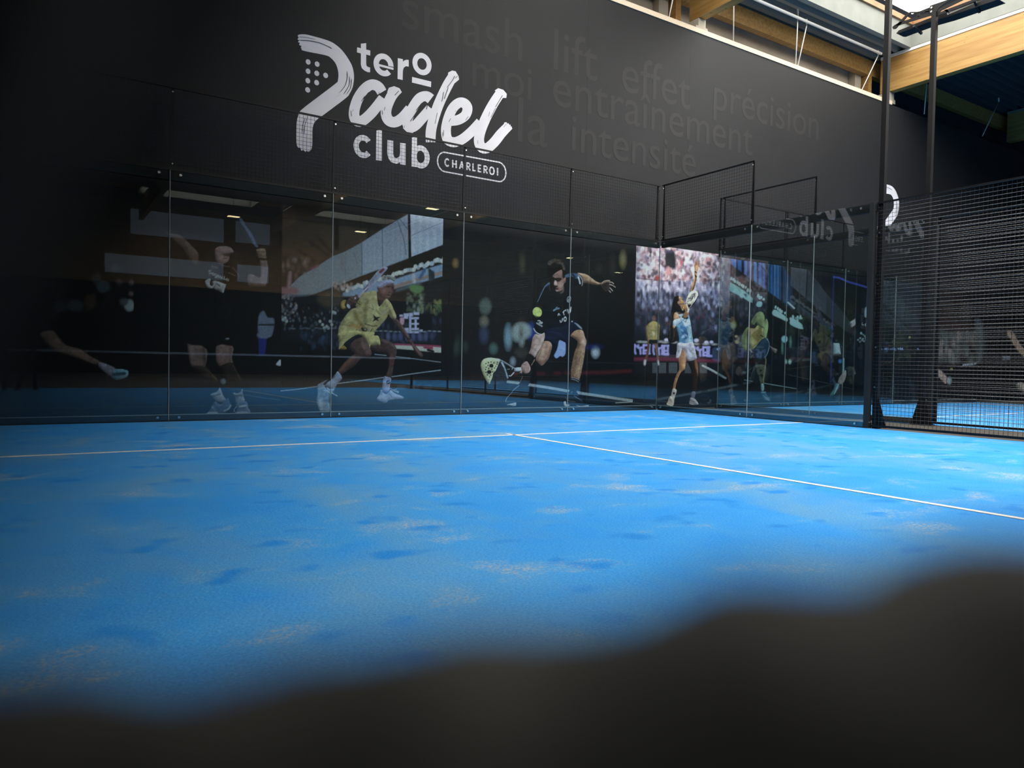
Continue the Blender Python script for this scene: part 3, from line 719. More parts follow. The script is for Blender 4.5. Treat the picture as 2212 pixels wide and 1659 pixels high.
    def ell(s, cx, cy, rx, ry, col, soft=1.0, a=1.0, clip=False, ring=0, rot=0):
        x0, y0, k = CROP[s.c]; cx = x0+cx/k; cy = y0+cy/k; rx /= k; ry /= k; m = max(rx, ry)+soft
        idx = np.nonzero((abs(s.PX-cx) < m) & (abs(s.PY-cy) < m))[0]
        if not len(idx): return s
        dx = s.PX[idx]-cx; dy = s.PY[idx]-cy
        if rot: c, q = math.cos(rot), math.sin(rot); dx, dy = dx*c+dy*q, -dx*q+dy*c
        r = np.sqrt((dx/rx)**2+(dy/ry)**2); sd = (1-r)*min(rx, ry)
        al = np.clip(.5+sd/soft, 0, 1)
        if ring: al = al*np.clip(.5+(ring/k-sd)/soft, 0, 1)
        s._bl(idx, a*al, col, clip); return s
    def vgrad(s, stops, a=1.0):
        "print background in horizontal bands of height z"
        z = [q[0] for q in stops]; c = np.array([lin(q[1]) for q in stops])
        for k in range(3): s.col[:, k] += (np.interp(s.Z, z, c[:, k])-s.col[:, k])*a
        return s
    def soft_noise(s, size):
        "smooth random field, feature size in photograph pixels"
        gx = (s.PX-s.PX.min())/size; gy = (s.PY-s.PY.min())/size; g = nrs.rand(int(gy.max())+3, int(gx.max())+3)
        i = gx.astype(int); j = gy.astype(int); u = gx-i; v = gy-j; u = u*u*(3-2*u); v = v*v*(3-2*v)
        return (g[j, i]*(1-u)+g[j, i+1]*u)*(1-v)+(g[j+1, i]*(1-u)+g[j+1, i+1]*u)*v-.5
    def grain(s, amt):
        fig = (s.lab > 0)
        k = 1+amt*2.2*(nrs.rand(len(s.X))-.5)+.30*s.soft_noise(2.2)+fig*(.45*s.soft_noise(5)+.35*s.soft_noise(11))
        s.col *= np.clip(k, .4, 1.8)[:, None]; return s
    def blobs(s, n, box, r, cols, soft=3, a=.8, asp=1.3):
        for _ in range(n):
            s.ell(rnd.uniform(box[0], box[2]), rnd.uniform(box[1], box[3]), r*rnd.uniform(.5, 1.2), r*asp*rnd.uniform(.6, 1.2), rnd.choice(cols), soft, a*rnd.uniform(.5, 1))
        return s
    def build(s, label, plab=None):
        lum = s.col@np.array((.3, .59, .11)); s.col = lum[:, None]+.84*(s.col-lum[:, None])
        V = np.stack([s.X, np.full_like(s.X, PY_), s.Z], 1)
        C = np.ones((len(V), 4)); C[:, :3] = np.clip(s.col*s.gain, .0015, .92)
        ii, jj = np.meshgrid(np.arange(s.nx-1), np.arange(s.nz-1)); q = (jj*s.nx+ii).ravel()
        F = np.stack([q, q+1, q+1+s.nx, q+s.nx], 1); FL = s.lab[q]
        def mk(name, sel):
            f = F[sel]; used, inv = np.unique(f.ravel(), return_inverse=True)
            me = bpy.data.meshes.new(name); me.vertices.add(len(used)); me.vertices.foreach_set('co', V[used].ravel())
            me.loops.add(f.size); me.loops.foreach_set('vertex_index', inv.astype(np.int32)); me.polygons.add(len(f))
            me.polygons.foreach_set('loop_start', np.arange(0, f.size, 4, dtype=np.int32)); me.update(calc_edges=True)
            at = me.color_attributes.new('ink', 'FLOAT_COLOR', 'POINT'); at.data.foreach_set('color', C[used].ravel())
            me.materials.append(M['print']); me.validate(); o = bpy.data.objects.new(name, me); COL.objects.link(o); return o
        root = mk('wall_print', FL == 0); tag(root, label, 'wall print', 'printed photographs along the foot of the wall')
        made = {}
        for i, (n, p) in enumerate(s.names[1:], 1):
            if (FL == i).sum() < 3: continue
            o = mk(n, FL == i); o.parent = made.get(p, root); made.setdefault(n, o)
            if plab and n in plab: o['label'] = plab[n]
        return root

# ------------------------------------------------------------------ print D: crouching player
D = Print(-4.16, -.25, .0075, '#16181a')
D.vgrad([(0, '#080c10'), (.30, '#0a0d11'), (.33, '#100f0e'), (.52, '#0b0f13'), (1.2, '#0d0f12'), (2.2, '#171817'), (3, '#1d1f20')])
D.c = 'd1'
for x, y, rx, ry, c in ((585, 265, 20, 65, '#45452f'), (1445, 240, 26, 62, '#7d7846'), (1357, 285, 24, 80, '#2f2f26'), (1240, 315, 28, 40, '#2b2b24'), (1135, 300, 22, 55, '#26261f'), (15, 272, 22, 32, '#8a6c38'),
                        (270, 640, 48, 66, '#55665f'), (260, 770, 36, 45, '#6a6b57'), (258, 880, 38, 70, '#323c58'), (578, 765, 32, 30, '#2a1f1a'), (505, 1110, 18, 28, '#8aa0aa'), (340, 1000, 32, 44, '#476661'), (580, 1035, 55, 40, '#33352c'),
                        (660, 850, 46, 68, '#1b3580'), (465, 900, 30, 95, '#6d96a2'), (580, 850, 80, 72, '#8d9c98'), (545, 890, 45, 50, '#7e8f8c'), (575, 890, 16, 70, '#3a2c24'), (580, 940, 20, 34, '#7e8e8a'),
                        (1210, 1030, 30, 42, '#a4b8c2'), (1170, 985, 85, 22, '#16245c'), (40, 960, 25, 60, '#26332c'), (100, 985, 22, 40, '#2c3b34'), (20, 1000, 20, 50, '#314038')): D.ell(x, y, rx, ry, c, 8, .8)
D.c = 'm2'; D.poly('1490,270 1560,290 1592,330 1590,500 1545,556 1500,545 1440,582 1400,535 1450,430', '#839ed2', 2)
for p in ('640,850 760,850', '1130,845 1220,843', '1420,840 1490,838', '1600,832 2212,828 2700,800'): D.line(p, 55, '#46161a', 5)
D.line('0,880 620,880', 60, '#26100f', 8)
D.line('610,985 780,1005 1000,1040 1300,1085 1640,1145 1850,1180 2212,1232 2600,1290 3000,1345', 44, '#8b9da2', 1.4); D.line('2450,1345 2700,1330 3000,1320', 14, '#93a0a0', 1.2)
D.line('0,1250 600,1300 1100,1335 1600,1345', 10, '#1c1a16', 3)
D.blobs(60, (0, 1330, 1600, 1430), 7, ['#2a3c4a', '#223240'], 1, .5, 1)
D.c = 'm1'; D.part('printed_player')
NAVY = '#0b1118'
D.poly('1190,465 1290,425 1420,430 1490,500 1522,600 1503,652 1400,645 1345,720 1345,1000 1372,1230 1455,1320 1420,1420 1230,1560 1050,1510 900,1500 825,1520 760,1548 690,1530 625,1445 640,1350 690,1200 770,1050 690,955 740,850 805,700 910,600 925,760 1050,800 1160,760', NAVY)
D.poly('1190,470 1290,428 1420,436 1445,500 1400,530 1330,490 1220,505', '#3d5874', 2, clip=True); D.line('1330,440 1380,500', 30, '#18222e', 2, clip=True)
D.poly('1425,428 1500,428 1600,455 1700,530 1790,590 1860,602 1925,562 2005,556 2022,600 2010,650 1995,720 1935,748 1900,700 1850,640 1760,642 1640,612 1530,592 1512,520', '#9c7e60')
D.line('1530,600 1660,622 1780,650', 60, '#4d3a2c', 6, clip=True); D.line('1480,440 1600,470 1720,555', 22, '#b99a78', 3, clip=True)
D.poly('1870,640 1930,600 2010,600 2010,660 1990,730 1935,746 1900,700', '#2e2522', 2, clip=True)
D.new('printed_hand', 'printed_player')
for p, w in (('1865,610 1930,572 2015,562', 24), ('1960,600 2060,600 2092,622', 20), ('1970,640 2070,650 2122,686', 22), ('1985,690 2030,705 2074,752', 22), ('1975,735 2010,745 2040,780', 20)): D.line(p, w, '#3c302c')
for p in ('1870,606 1930,568 2015,560', '2015,590 2060,596 2090,620', '2015,634 2060,645 2118,682', '2020,694 2068,748', '2005,748 2034,778'): D.line(p, 11, '#c6b3a6', 1)
D.part('printed_player')
D.line('1440,455 1500,520 1519,600 1505,655', 10, '#9aa6b0'); D.line('1440,500 1460,560 1472,615', 26, '#b8bec2', 1.2)
D.poly('968,470 1060,392 1137,360 1152,450 1166,522 1206,500 1207,590 1172,622 1164,705 1122,752 1050,768 990,700 900,650 893,540', '#1a1412')
D.poly('968,470 1060,392 1137,360 1152,450 1166,522 1206,500 1207,590 1172,622 1162,700 1122,748 1060,762 1016,745 1030,690 992,640 1012,560 1010,515', '#7e5f57', clip=True)
D.poly('1080,592 1150,560 1162,640 1110,692 1070,652', '#a58377', 4, clip=True); D.line('1040,440 1130,410', 60, '#8d6b62', 4, clip=True)
D.poly('1010,520 1080,508 1132,526 1112,560 1062,585 1016,560', '#1b1413', 1.5, clip=True); D.poly('1008,560 1042,580 1050,640 1030,655 995,628', '#bda097', 1.5, clip=True)
D.poly('1000,652 1050,655 1060,680 1020,690', '#2a1b1a', 1.5, clip=True); D.poly('1010,712 1042,700 1078,712 1050,736', '#20130f', 1, clip=True); D.poly('1018,745 1060,735 1072,755 1030,764', '#9a837b', 2, clip=True)
D.line('1178,560 1196,520', 16, '#b98a76', 2, clip=True); D.line('1160,690 1160,755 1120,790', 22, '#6e5a52', 3)
D.line('975,480 1060,440', 10, '#54403a', 2, clip=True)
D.new('printed_hair', 'printed_player')
D.poly('870,340 864,240 900,198 950,158 1030,148 1112,168 1160,230 1192,300 1202,400 1188,500 1150,500 1142,370 1090,378 1010,420 962,470 930,575 900,560 884,450', '#120f0c')
for x, y in ((888, 232), (908, 260), (920, 205), (960, 182), (945, 230), (1010, 172), (1030, 210), (1070, 190), (1110, 190), (1100, 235), (1060, 240), (1146, 252), (1165, 300), (1178, 345), (985, 215)): D.ell(x, y, rnd.uniform(14, 24), rnd.uniform(12, 20), rnd.choice(['#5d5348', '#4d443a', '#6d6256']), 4, .8, clip=True)
D.part('printed_player')
D.line('910,602 845,650 800,720 740,850 690,950', 12, '#607890'); D.line('905,610 850,660', 26, '#50647a', 2); D.line('912,625 908,690 922,740', 8, '#525a66')
D.line('622,1445 650,1495 710,1540 770,1549 822,1520', 13, '#c4c9cd')
D.line('698,1300 735,1302 745,1325 775,1330 768,1350 720,1338', 13, '#c9cdd0'); D.line('678,1345 720,1370 770,1400', 24, '#8d949a', 1.5)
D.ell(1268, 905, 36, 58, '#94a4b0', 1, ring=9, rot=.25); D.line('1255,930 1280,880', 12, '#a8b4bc')
D.line('988,1112 1040,1082 1084,1075', 22, '#6f93a8', 1.5); D.line('1030,1060 1050,1050', 12, '#6f93a8')
for p in ('1068,1202 1080,1168 1102,1198', '1160,1140 1180,1192', '1166,1150 1180,1120 1198,1110', '1236,1090 1262,1162', '1262,1100 1290,1150', '1282,1080 1296,1130 1304,1050', '1206,1100 1214,1120', '1150,1258 1140,1305 1116,1330 1104,1296'): D.line(p, 13, '#c7cdd2')
D.ell(1197, 1270, 28, 46, '#c7cdd2', 1, ring=12, rot=.1)
for x, y in ((1228, 1394), (1250, 1380), (1276, 1360), (1300, 1342), (1325, 1314)): D.ell(x, y, 12, 9, '#c0c6ca')
D.c = 'm2'
D.new('printed_shorts', 'printed_player')
D.poly('1232,170 1240,95 1400,60 1560,40 1640,-40 1760,-20 1830,20 1885,100 1760,120 1680,190 1645,330 1480,272 1450,352 1362,352 1312,300 1212,300', '#10182c')
D.line('1300,130 1480,160 1560,220', 20, '#1a2644', 4, clip=True); D.line('1250,230 1400,240', 16, '#1b2745', 4, clip=True)
D.c = 'm1'; D.line('1380,1330 1450,1400 1500,1440', 26, '#8a98ac', 2.5, clip=True); D.line('1350,1215 1400,1255', 30, '#2d4054', 2, clip=True)
D.c = 'm2'; D.part('printed_player')
D.poly('1212,300 1312,298 1357,350 1352,430 1312,560 1262,640 1192,705 1130,665 1085,585 1130,480 1180,390', '#a17e66'); D.line('1340,400 1300,550 1230,650', 30, '#7c5b45', 4, clip=True); D.line('1180,440 1120,580', 22, '#7f604c', 4, clip=True); D.ell(1190, 660, 40, 40, '#7a5640', 4, .7, clip=True); D.line('1230,340 1200,520', 40, '#b4937c', 5, clip=True)
D.poly('1050,605 1000,700 862,895 812,1000 750,1090 640,1200 568,1295 575,1325 690,1315 800,1240 900,1120 1000,980 1070,820 1120,700', '#0e0f12')
D.line('1064,608 1012,700', 12, '#a98b6c'); D.line('858,892 838,950 815,1000', 9, '#6f6256'); D.line('800,1050 700,1130 668,1180 600,1250 570,1310', 7, '#8b99a8'); D.line('575,1318 680,1312', 8, '#7688a0')
D.new('printed_shoe', 'printed_player'); D.poly('556,1345 600,1312 700,1308 750,1340 742,1396 650,1388 562,1382', '#1b2a38'); D.poly('590,1378 690,1352 748,1342 736,1398 640,1386', '#9da8b0')
D.part('printed_player')
D.poly('1680,195 1760,112 1880,108 1922,220 1952,295 1932,390 1920,490 1885,700 1828,940 1757,928 1692,912 1690,780 1712,640 1752,470 1790,380 1798,290 1720,230', '#9a7758')
D.line('1700,220 1800,300 1800,400', 50, '#5c4433', 6, clip=True); D.line('1720,900 1760,650 1780,480', 40, '#7a5c42', 6, clip=True); D.poly('1870,270 1935,280 1930,370 1885,345', '#c29d88', 5, clip=True); D.line('1900,140 1930,260', 30, '#b8927a', 5, clip=True); D.line('1890,430 1840,700 1800,880', 24, '#b4936c', 5, clip=True)
for _ in range(110): D.ell(rnd.uniform(1710, 1900), rnd.uniform(560, 920), 5, 9, '#4a3624', 1, .5, clip=True)
D.new('printed_sock', 'printed_player'); D.poly('1690,912 1760,922 1828,948 1802,1040 1780,1160 1655,1160 1662,1040', '#0d1016', smooth=0); D.line('1690,915 1760,924 1826,956', 9, '#8c939c'); D.line('1694,942 1760,955 1816,986', 9, '#8c939c')
D.new('printed_shoe', 'printed_player'); D.poly('1580,1245 1650,1150 1782,1150 1822,1250 1900,1330 1978,1378 1976,1416 1850,1416 1780,1392 1640,1402 1572,1395 1558,1335', '#10141d')
D.poly('1562,1330 1596,1322 1605,1370 1662,1380 1612,1412 1570,1390', '#a9aeb0'); D.poly('1776,1384 1860,1402 1976,1384 1974,1418 1850,1416', '#a9aeb0')
for p in ('1690,1180 1705,1150', '1780,1160 1840,1150 1860,1200', '1740,1225 1775,1250', '1770,1250 1860,1300', '1590,1250 1650,1310 1760,1330', '1790,1140 1870,1190'): D.line(p, 7, '#6f7b8c')
D.part('printed_player')
D.poly('1082,168 1150,186 1232,158 1232,250 1182,380 1122,470 1062,572 1000,525 968,500 1000,420 1022,300 1040,220', '#a98f82'); D.line('1040,240 1020,400 990,500', 26, '#8d7266', 5, clip=True); D.line('1210,250 1150,400 1080,520', 28, '#c2aa9d', 5, clip=True)
D.new('printed_wristband', 'printed_player'); D.poly('964,503 1012,520 1062,572 1042,640 980,722 950,690 960,642 903,612 920,555', '#0a0c0f')
D.new('printed_racket')
D.poly('142,720 152,645 200,592 310,570 420,588 520,628 620,690 715,752 715,800 640,885 590,975 500,1022 380,1034 298,1026 230,962 168,832', '#0a0d10')
D.poly('150,720 158,650 208,594 315,574 420,592 478,617 402,790 372,820 350,860 345,905 299,1024 238,955 182,840', '#c4c896')
D.poly('480,622 545,652 590,800 616,918 642,930 580,990 480,1020 308,1022 350,905 352,862 404,790', '#262c33', clip=True)
for x, y in ((235, 676), (275, 655), (322, 650), (374, 662), (435, 652), (270, 707), (425, 686), (240, 737), (403, 718), (228, 776), (280, 760), (336, 770), (384, 750), (235, 822), (258, 866), (315, 870), (297, 902), (350, 815)): D.ell(x, y, 11, 12, '#14181b', .8, clip=True)
D.ell(328, 712, 36, 34, '#14181b', 1, clip=True); D.ell(290, 818, 40, 34, '#14181b', 1, clip=True)
for x, y in ((470, 680), (520, 740), (480, 850), (430, 920), (380, 970), (430, 965), (470, 940), (530, 930), (500, 895), (545, 900), (400, 905)): D.ell(x, y, 13, 13, '#171c21', .8, clip=True)
D.line('508,650 560,770 606,918', 22, '#8fa9bc', 1.2, clip=True); D.line('500,660 545,740', 10, '#c6d4de', 1, clip=True)
D.line('420,590 520,630 620,690 715,752', 10, '#a9b8c0'); D.line('478,640 600,690 690,760', 6, '#7f929c'); D.line('630,882 662,882 712,826', 13, '#c9d3da'); D.line('600,770 640,770', 9, '#8fa3ae'); D.line('690,745 680,775', 9, '#b9c6ce')
D.poly('716,750 780,742 856,738 860,800 780,806 722,802', '#b9c7d6', smooth=0); D.line('735,760 735,812', 8, '#5d6874')
D.new('printed_hand', 'printed_player'); D.poly('835,722 872,668 922,638 955,660 986,722 992,782 962,828 900,842 858,806 845,842 802,832 838,792', '#ae8d82')
for p in ('850,780 890,800', '900,730 900,780', '930,740 935,800', '960,740 965,790', '870,690 930,700'): D.line(p, 8, '#6d4f47', 1, clip=True)
D.c = 'm1'; D.new('printed_ball'); D.ell(686, 1143, 82, 92, '#b6cc58', 1.2, rot=-.35); D.poly('610,1190 680,1215 740,1225 700,1245 640,1225', '#33441e', 2, clip=True); D.ell(670, 1100, 40, 40, '#c6da6e', 6, .8, clip=True)
D.part(); D.grain(.12)
D.build('wide dark print of a crouching player in navy scooping a yellow ball', {'printed_ball': 'yellow ball in the print', 'printed_racket': 'cream and black racket in the print', 'printed_player': 'crouching player in navy shirt in the print'})

# ------------------------------------------------------------------ print C: lunging player in yellow
C = Print(-6.57, -4.16, .0075, '#15171a')
C.vgrad([(0, '#0a1016'), (.40, '#0c1119'), (.45, '#0a0c10'), (.8, '#0b0e12'), (.98, '#0b1014'), (1.05, '#141c24'), (1.6, '#12161c'), (3, '#14120f')])
C.c = 'c1'
C.poly('-100,60 300,120 700,200 1300,330 1700,140 1700,300 1300,500 700,800 -100,900', '#43372a', 30, 0)
C.poly('100,620 300,640 520,740 700,680 760,560 640,520 400,480 100,520', '#4a3826', 12)
C.line('800,170 800,560', 60, '#17140f', 4); C.line('1205,190 1200,460', 44, '#1a1611', 4); C.line('100,175 700,245 1400,310', 14, '#1c1711', 3)
for q in ('460,480 680,640', '580,430 720,600', '330,600 520,720', '120,680 500,745'): C.line(q, 26, '#211a13', 8)
C.blobs(60, (105, 690, 440, 1010), 28, ['#6f564a', '#4d3a2c', '#7c5a58', '#2e241c', '#8a7468'], 4, .7)
C.poly('1690,138 1700,690 1420,800 1120,905 750,1052 430,1170 100,1200 190,1060 330,920 560,785 750,660 900,604 1110,490 1370,325 1560,212', '#78868c', 2, 0)
C.poly('1690,138 1700,690 1420,800 1120,905 1115,490 1370,325 1560,212', '#8b9aa8', 3, 0)
C.poly('1724,100 2160,140 2160,510 1738,668', '#a3b5c6', 1.5, 0)
for x in range(1760, 2150, 90): C.line([(x, 120), (x+4, 600)], 36, '#b9c9d6', 4, a=.6)
for x in range(1160, 1690, 58): C.line([(x, 480-(x-1160)*.6), (x+4, 860-(x-1160)*.36)], 18, '#9aa9b6', 4, a=.45)
for p, w, c in (('1115,490 1118,905', 9, '#3c4c5c'), ('1372,325 1378,800', 9, '#43556a'), ('1705,90 1720,672', 22, '#0e1216'), ('910,620 905,985', 6, '#5d6c78'), ('1560,200 1640,440 1670,640', 9, '#46586a'), ('1600,200 1690,320', 8, '#46586a'), ('1015,620 1055,750', 7, '#50606c'), ('565,800 565,1110', 5, '#67767c'), ('1740,400 2000,290 2150,230', 10, '#8094a8')): C.line(p, w, c, 2)
C.line('868,650 866,830', 22, '#875e68', 5, a=.7); C.poly('100,1055 290,1060 300,1130 100,1140', '#8a5e64', 8); C.line('215,870 195,1040', 36, '#96757a', 6); C.line('560,780 480,820', 30, '#7c4a50', 5)
C.poly('1740,672 2160,505 2160,680 1960,740 1700,840 1440,900 1200,960 930,990 1120,905', '#14130f', 3, 0)
C.line('750,1052 560,1130 430,1175', 10, '#20262a', 4)
C.poly('880,1120 1180,1000 1500,960 1800,860 2160,750 2160,900 1900,980 1530,1062 1100,1164 860,1164', '#7593ac', 3, 0)
C.line('1530,1045 1800,960 2160,858', 44, '#8c7468', 4); C.line('1560,1090 1840,1000', 30, '#4d5f68', 6); C.poly('1950,800 2030,860 2030,1090 1960,1100', '#20303a', 3, 0); C.poly('1960,1000 2160,920 2160,1164 1900,1164', '#161c1e', 5, 0)
C.line('1850,930 1900,840', 40, '#345a82', 4); C.line('1765,900 1775,980', 40, '#a9aaa6', 4)
k = 0
for i in range(46):
    t = i/45; x = 930+t*1215; y = 1085-(1085-700)*t**1.03; C.ell(x+rnd.uniform(-8, 8), y+rnd.uniform(-24, 12), 20+6*t, 24+4*t, rnd.choice(['#c9d4d0', '#b4c6c8', '#d2d6c4', '#a8bcc4']), 2, rnd.uniform(.55, 1))
C.blobs(26, (770, 990, 1010, 1100), 22, ['#a98c80', '#c4ab9c', '#6d5a52', '#b7b4ae'], 2.5, .8)
C.c = 'c2'
C.poly('100,230 520,200 760,130 840,300 640,420 540,330 420,300 100,300', '#191f26', 8); C.poly('540,230 760,160 840,330 600,340', '#4a4232', 10, a=.9)
C.blobs(90, (100, 220, 300, 520), 14, ['#8d8e92', '#a8a09a', '#3b4652', '#1b232c', '#6b5d58'], 2, .8); C.blobs(120, (100, 360, 820, 640), 13, ['#55636a', '#1c2a34', '#22303e', '#6f7c80', '#1d2733', '#3d3a30'], 2.5, .7)
for x, y in ((120, 500), (145, 480), (160, 520), (560, 520), (590, 560), (640, 580), (680, 520), (720, 410), (740, 420), (700, 560), (610, 600), (660, 600)): C.ell(x, y, 17, 18, '#9aa7a4', 2)
C.blobs(60, (1250, 500, 2010, 790), 20, ['#1a2430', '#24304a', '#38405c', '#101820', '#2c3a48'], 3, .8, 1.8)
C.blobs(60, (330, 640, 800, 850), 18, ['#1a2836', '#20304a', '#26405c', '#0e141a', '#33363f', '#2d4a66'], 3, .8, 1.8)
C.poly('1640,90 1780,100 1790,150 1720,190 1640,150', '#557e42', 5); C.blobs(60, (1600, 190, 1800, 420), 18, ['#6d7f68', '#4f6246', '#3b4c3a', '#8c9888', '#55604a'], 3, .75); C.blobs(34, (1900, 270, 2020, 430), 16, ['#4a6a3c', '#33482e', '#7d7c44', '#2a3a2a'], 3, .8); C.blobs(20, (1760, 300, 1900, 420), 12, ['#7d7748', '#3d4a38', '#243024'], 3, .8, 2)
C.poly('1700,430 1900,430 1900,640 1720,660', '#0c1118', 2, 0)
for x0, y0, x1, y1 in ((1510, 440, 1550, 465), (1560, 425, 1620, 460), (1625, 420, 1670, 460), (1680, 410, 1745, 445), (1520, 480, 1560, 550), (1560, 450, 1612, 490), (1625, 460, 1650, 660), (1650, 470, 1740, 495), (1690, 500, 1715, 620), (1650, 540, 1740, 560), (1650, 600, 1740, 625), (1640, 640, 1745, 662), (1570, 600, 1620, 660), (1750, 620, 1785, 645)): C.poly([(x0, y0), (x1, y0), (x1, y1), (x0, y1)], '#a7acc8', 2, 0)
C.poly('1515,490 1560,480 1560,550 1530,560', '#b98a9c', 3)
for i in range(14): C.ell(200+i*60+rnd.uniform(-20, 20), 605+rnd.uniform(-6, 6), 24, 8, '#5d6c76', 2, .8); C.ell(1230+i*58, 640+rnd.uniform(-6, 6), 20, 8, '#8c979c', 2, .7)
for i in range(9): C.ell(1300+i*75, 700, 22, 50, rnd.choice(['#4d567e', '#39405c', '#5a648c']), 4, .8)
C.poly('1455,795 1600,800 1760,815 2015,820 2015,895 1930,890 1700,865 1450,845', '#aeb2a4', 2, 0); C.line('1450,795 1600,800 1920,815 2015,825', 22, '#8a3350', 2); C.poly('1790,818 1910,822 1910,860 1800,845', '#8a3350', 2, 0); C.line('1910,880 1850,862', 30, '#12161a', 2)
C.line('1215,915 1350,928', 11, '#75858c'); C.line('1465,942 1740,975 2010,1010', 10, '#728088'); C.line('85,1352 300,1330 530,1298 780,1262 1100,1222 1310,1192 1420,1182 1700,1142 2010,1102', 10, '#8ea0a8', 1)
for x in (1480, 1650, 1800): C.poly([(x, 1280), (x+100, 1275), (x+95, 1340), (x, 1340)], '#232e36', 3, 0)
C.c = 'w1'
C.part('printed_player')
C.poly('1510,1155 1620,1185 1705,1270 1785,1380 1860,1520 1905,1570 1960,1665 2140,1880 2140,1945 2080,1945 2000,1860 1930,1720 1860,1640 1800,1545 1700,1430 1590,1290', '#4e3935'); C.line('1640,1200 1780,1400 1870,1560', 16, '#7c6058', 3, clip=True); C.line('1850,1570 1900,1590', 22, '#1a1a20', 1.2, clip=True); C.line('1950,1700 2100,1900', 20, '#7a5c50', 3, clip=True)
C.poly('1232,800 1250,640 1400,770 1310,945', '#4c3835')
C.poly('1245,560 1330,510 1400,500 1560,480 1578,560 1562,610 1556,660 1530,690 1500,752 1440,802 1370,790 1282,705 1258,640', '#644740')
C.poly('1560,490 1578,560 1558,660 1520,690 1500,600 1510,520', '#54393a', 4, clip=True); C.ell(1400, 640, 70, 60, '#80594f', 8, .8, clip=True); C.ell(1468, 545, 38, 16, '#251a1c', 2, clip=True); C.ell(1550, 572, 24, 26, '#20171b', 2, clip=True); C.line('1500,560 1520,640 1490,665', 14, '#7d594f', 2, clip=True); C.ell(1490, 660, 28, 12, '#382524', 2, clip=True); C.line('1430,705 1470,712 1500,722', 18, '#33201f', 1.5, clip=True); C.line('1440,740 1490,748', 10, '#7b5850', 2, clip=True); C.line('1370,785 1440,798', 18, '#3a2826', 3, clip=True); C.line('1262,590 1262,640', 20, '#45302d', 3, clip=True)
C.new('printed_headband', 'printed_player'); C.poly('1240,530 1290,445 1390,402 1500,400 1572,440 1578,482 1450,505 1350,560 1256,572', '#878fac'); C.line('1300,520 1420,450 1560,455', 16, '#a2a9c2', 3, clip=True)
C.new('printed_hair', 'printed_player'); C.poly('1330,392 1350,350 1440,330 1540,350 1610,400 1572,440 1500,402 1390,404', '#6c706c'); C.blobs(14, (1340, 340, 1600, 410), 20, ['#8a8c80', '#3a3c3a', '#9aa0a0'], 2, .8)
C.new('printed_racket'); C.poly('868,740 950,622 1050,482 1272,210 1352,150 1420,152 1444,192 1310,345 1250,425 1122,562 1000,662 930,722 885,770', '#979fba'); C.line('1080,500 1250,290', 60, '#7d86a0', 6, clip=True); C.line('1305,255 1360,205', 52, '#6d1b38', 1.4, clip=True); C.line('975,600 1060,512', 22, '#4a2f4c', 1.5, clip=True); C.line('1010,640 1060,590', 16, '#5c3a58', 1.5, clip=True); C.line('900,740 1040,560', 14, '#b6bccb', 1.5, clip=True)
C.new('printed_shirt', 'printed_player')
Y = '#9d9660'
C.poly('940,690 1050,652 1215,632 1242,800 1285,942 1402,802 1450,800 1522,890 1570,1000 1622,1130 1600,1192 1512,1162 1470,1090 1420,1182 1300,1322 1195,1440 1172,1512 1265,1545 1295,1660 1295,1690 1000,1690 1040,1640 960,1555 880,1492 780,1512 680,1582 590,1690 490,1690 468,1520 475,1380 520,1262 600,1140 720,1000 828,962 806,905 868,820', Y)
for p, c, so in (('770,1020 835,1040 905,1200 1000,1330 940,1382 860,1290 800,1150', '#857437', 5), ('1000,900 1065,850 1040,1250 1000,1310 960,1100', '#8a8247', 5), ('1080,900 1200,900 1300,1100 1200,1250 1070,1260', '#b4ae72', 8), ('640,1330 760,1290 925,1350 900,1395 760,1352', '#a98438', 5), ('1215,1000 1300,1060 1310,1120 1240,1060', '#857d45', 3), ('1400,820 1440,960 1420,1020', '#857d45', 4), ('1440,1110 1500,1010 1560,1150 1500,1160', '#6d6538', 4), ('620,1180 700,1080 760,1100 700,1250', '#b3a866', 6), ('500,1400 560,1330 800,1400 880,1480 700,1540 520,1600', '#b0a562', 8), ('860,840 940,880 880,960 815,930', '#8f8546', 3)): C.poly(p, c, so, clip=True)
for p in ('800,1020 860,1200 960,1330', '1000,880 1010,1200', '520,1300 700,1320', '640,1440 900,1420', '1230,800 1280,930'): C.line(p, 10, '#7c7238', 3, clip=True)
C.poly('1160,1098 1222,1152 1312,1148 1248,1192 1282,1232 1212,1212 1148,1252 1182,1190', '#15171a', smooth=0, clip=True); C.line('990,1285 1080,1310 1150,1332 1230,1322', 22, '#2c2a1e', 1.2, clip=True, a=.8); C.ell(1375, 1045, 44, 40, '#8c9080', 1.5, clip=True, ring=12); C.line('1080,960 1170,1000', 16, '#6f6a48', 1.5, clip=True); C.line('1135,900 1170,960', 12, '#6f6a48', 1.5, clip=True)
C.line('940,1380 990,1440 1060,1500', 46, '#241f30', 2, clip=True); C.ell(1000, 1400, 46, 40, '#241f30', 2, clip=True, ring=18); C.line('1100,1460 1140,1390', 18, '#3c3828', 1.5, clip=True)
for i in range(9): C.line([(605+i*28, 1500-i*10), (618+i*28, 1480-i*10)], 13, '#3a3620', 1, clip=True)
C.line('850,870 920,910', 12, '#26241a', 1.2, clip=True); C.line('880,830 930,880', 8, '#3a3620', 1.2, clip=True)
C.part('printed_player')
C.poly('475,930 545,822 622,830 640,880 700,960 690,1000 640,1022 572,1048 512,1004', '#3a2b2c'); C.poly('510,892 552,822 622,820 592,900 612,972 540,985', '#a08a34')
C.new('printed_hand', 'printed_player'); C.poly('608,862 680,780 780,730 832,698 866,742 852,832 822,902 732,962 700,982 640,942', '#43302f')
for p in ('680,790 740,830', '730,760 790,810', '660,850 720,900', '760,850 820,860', '640,880 660,920'): C.line(p, 18, '#6d524c', 3, clip=True)
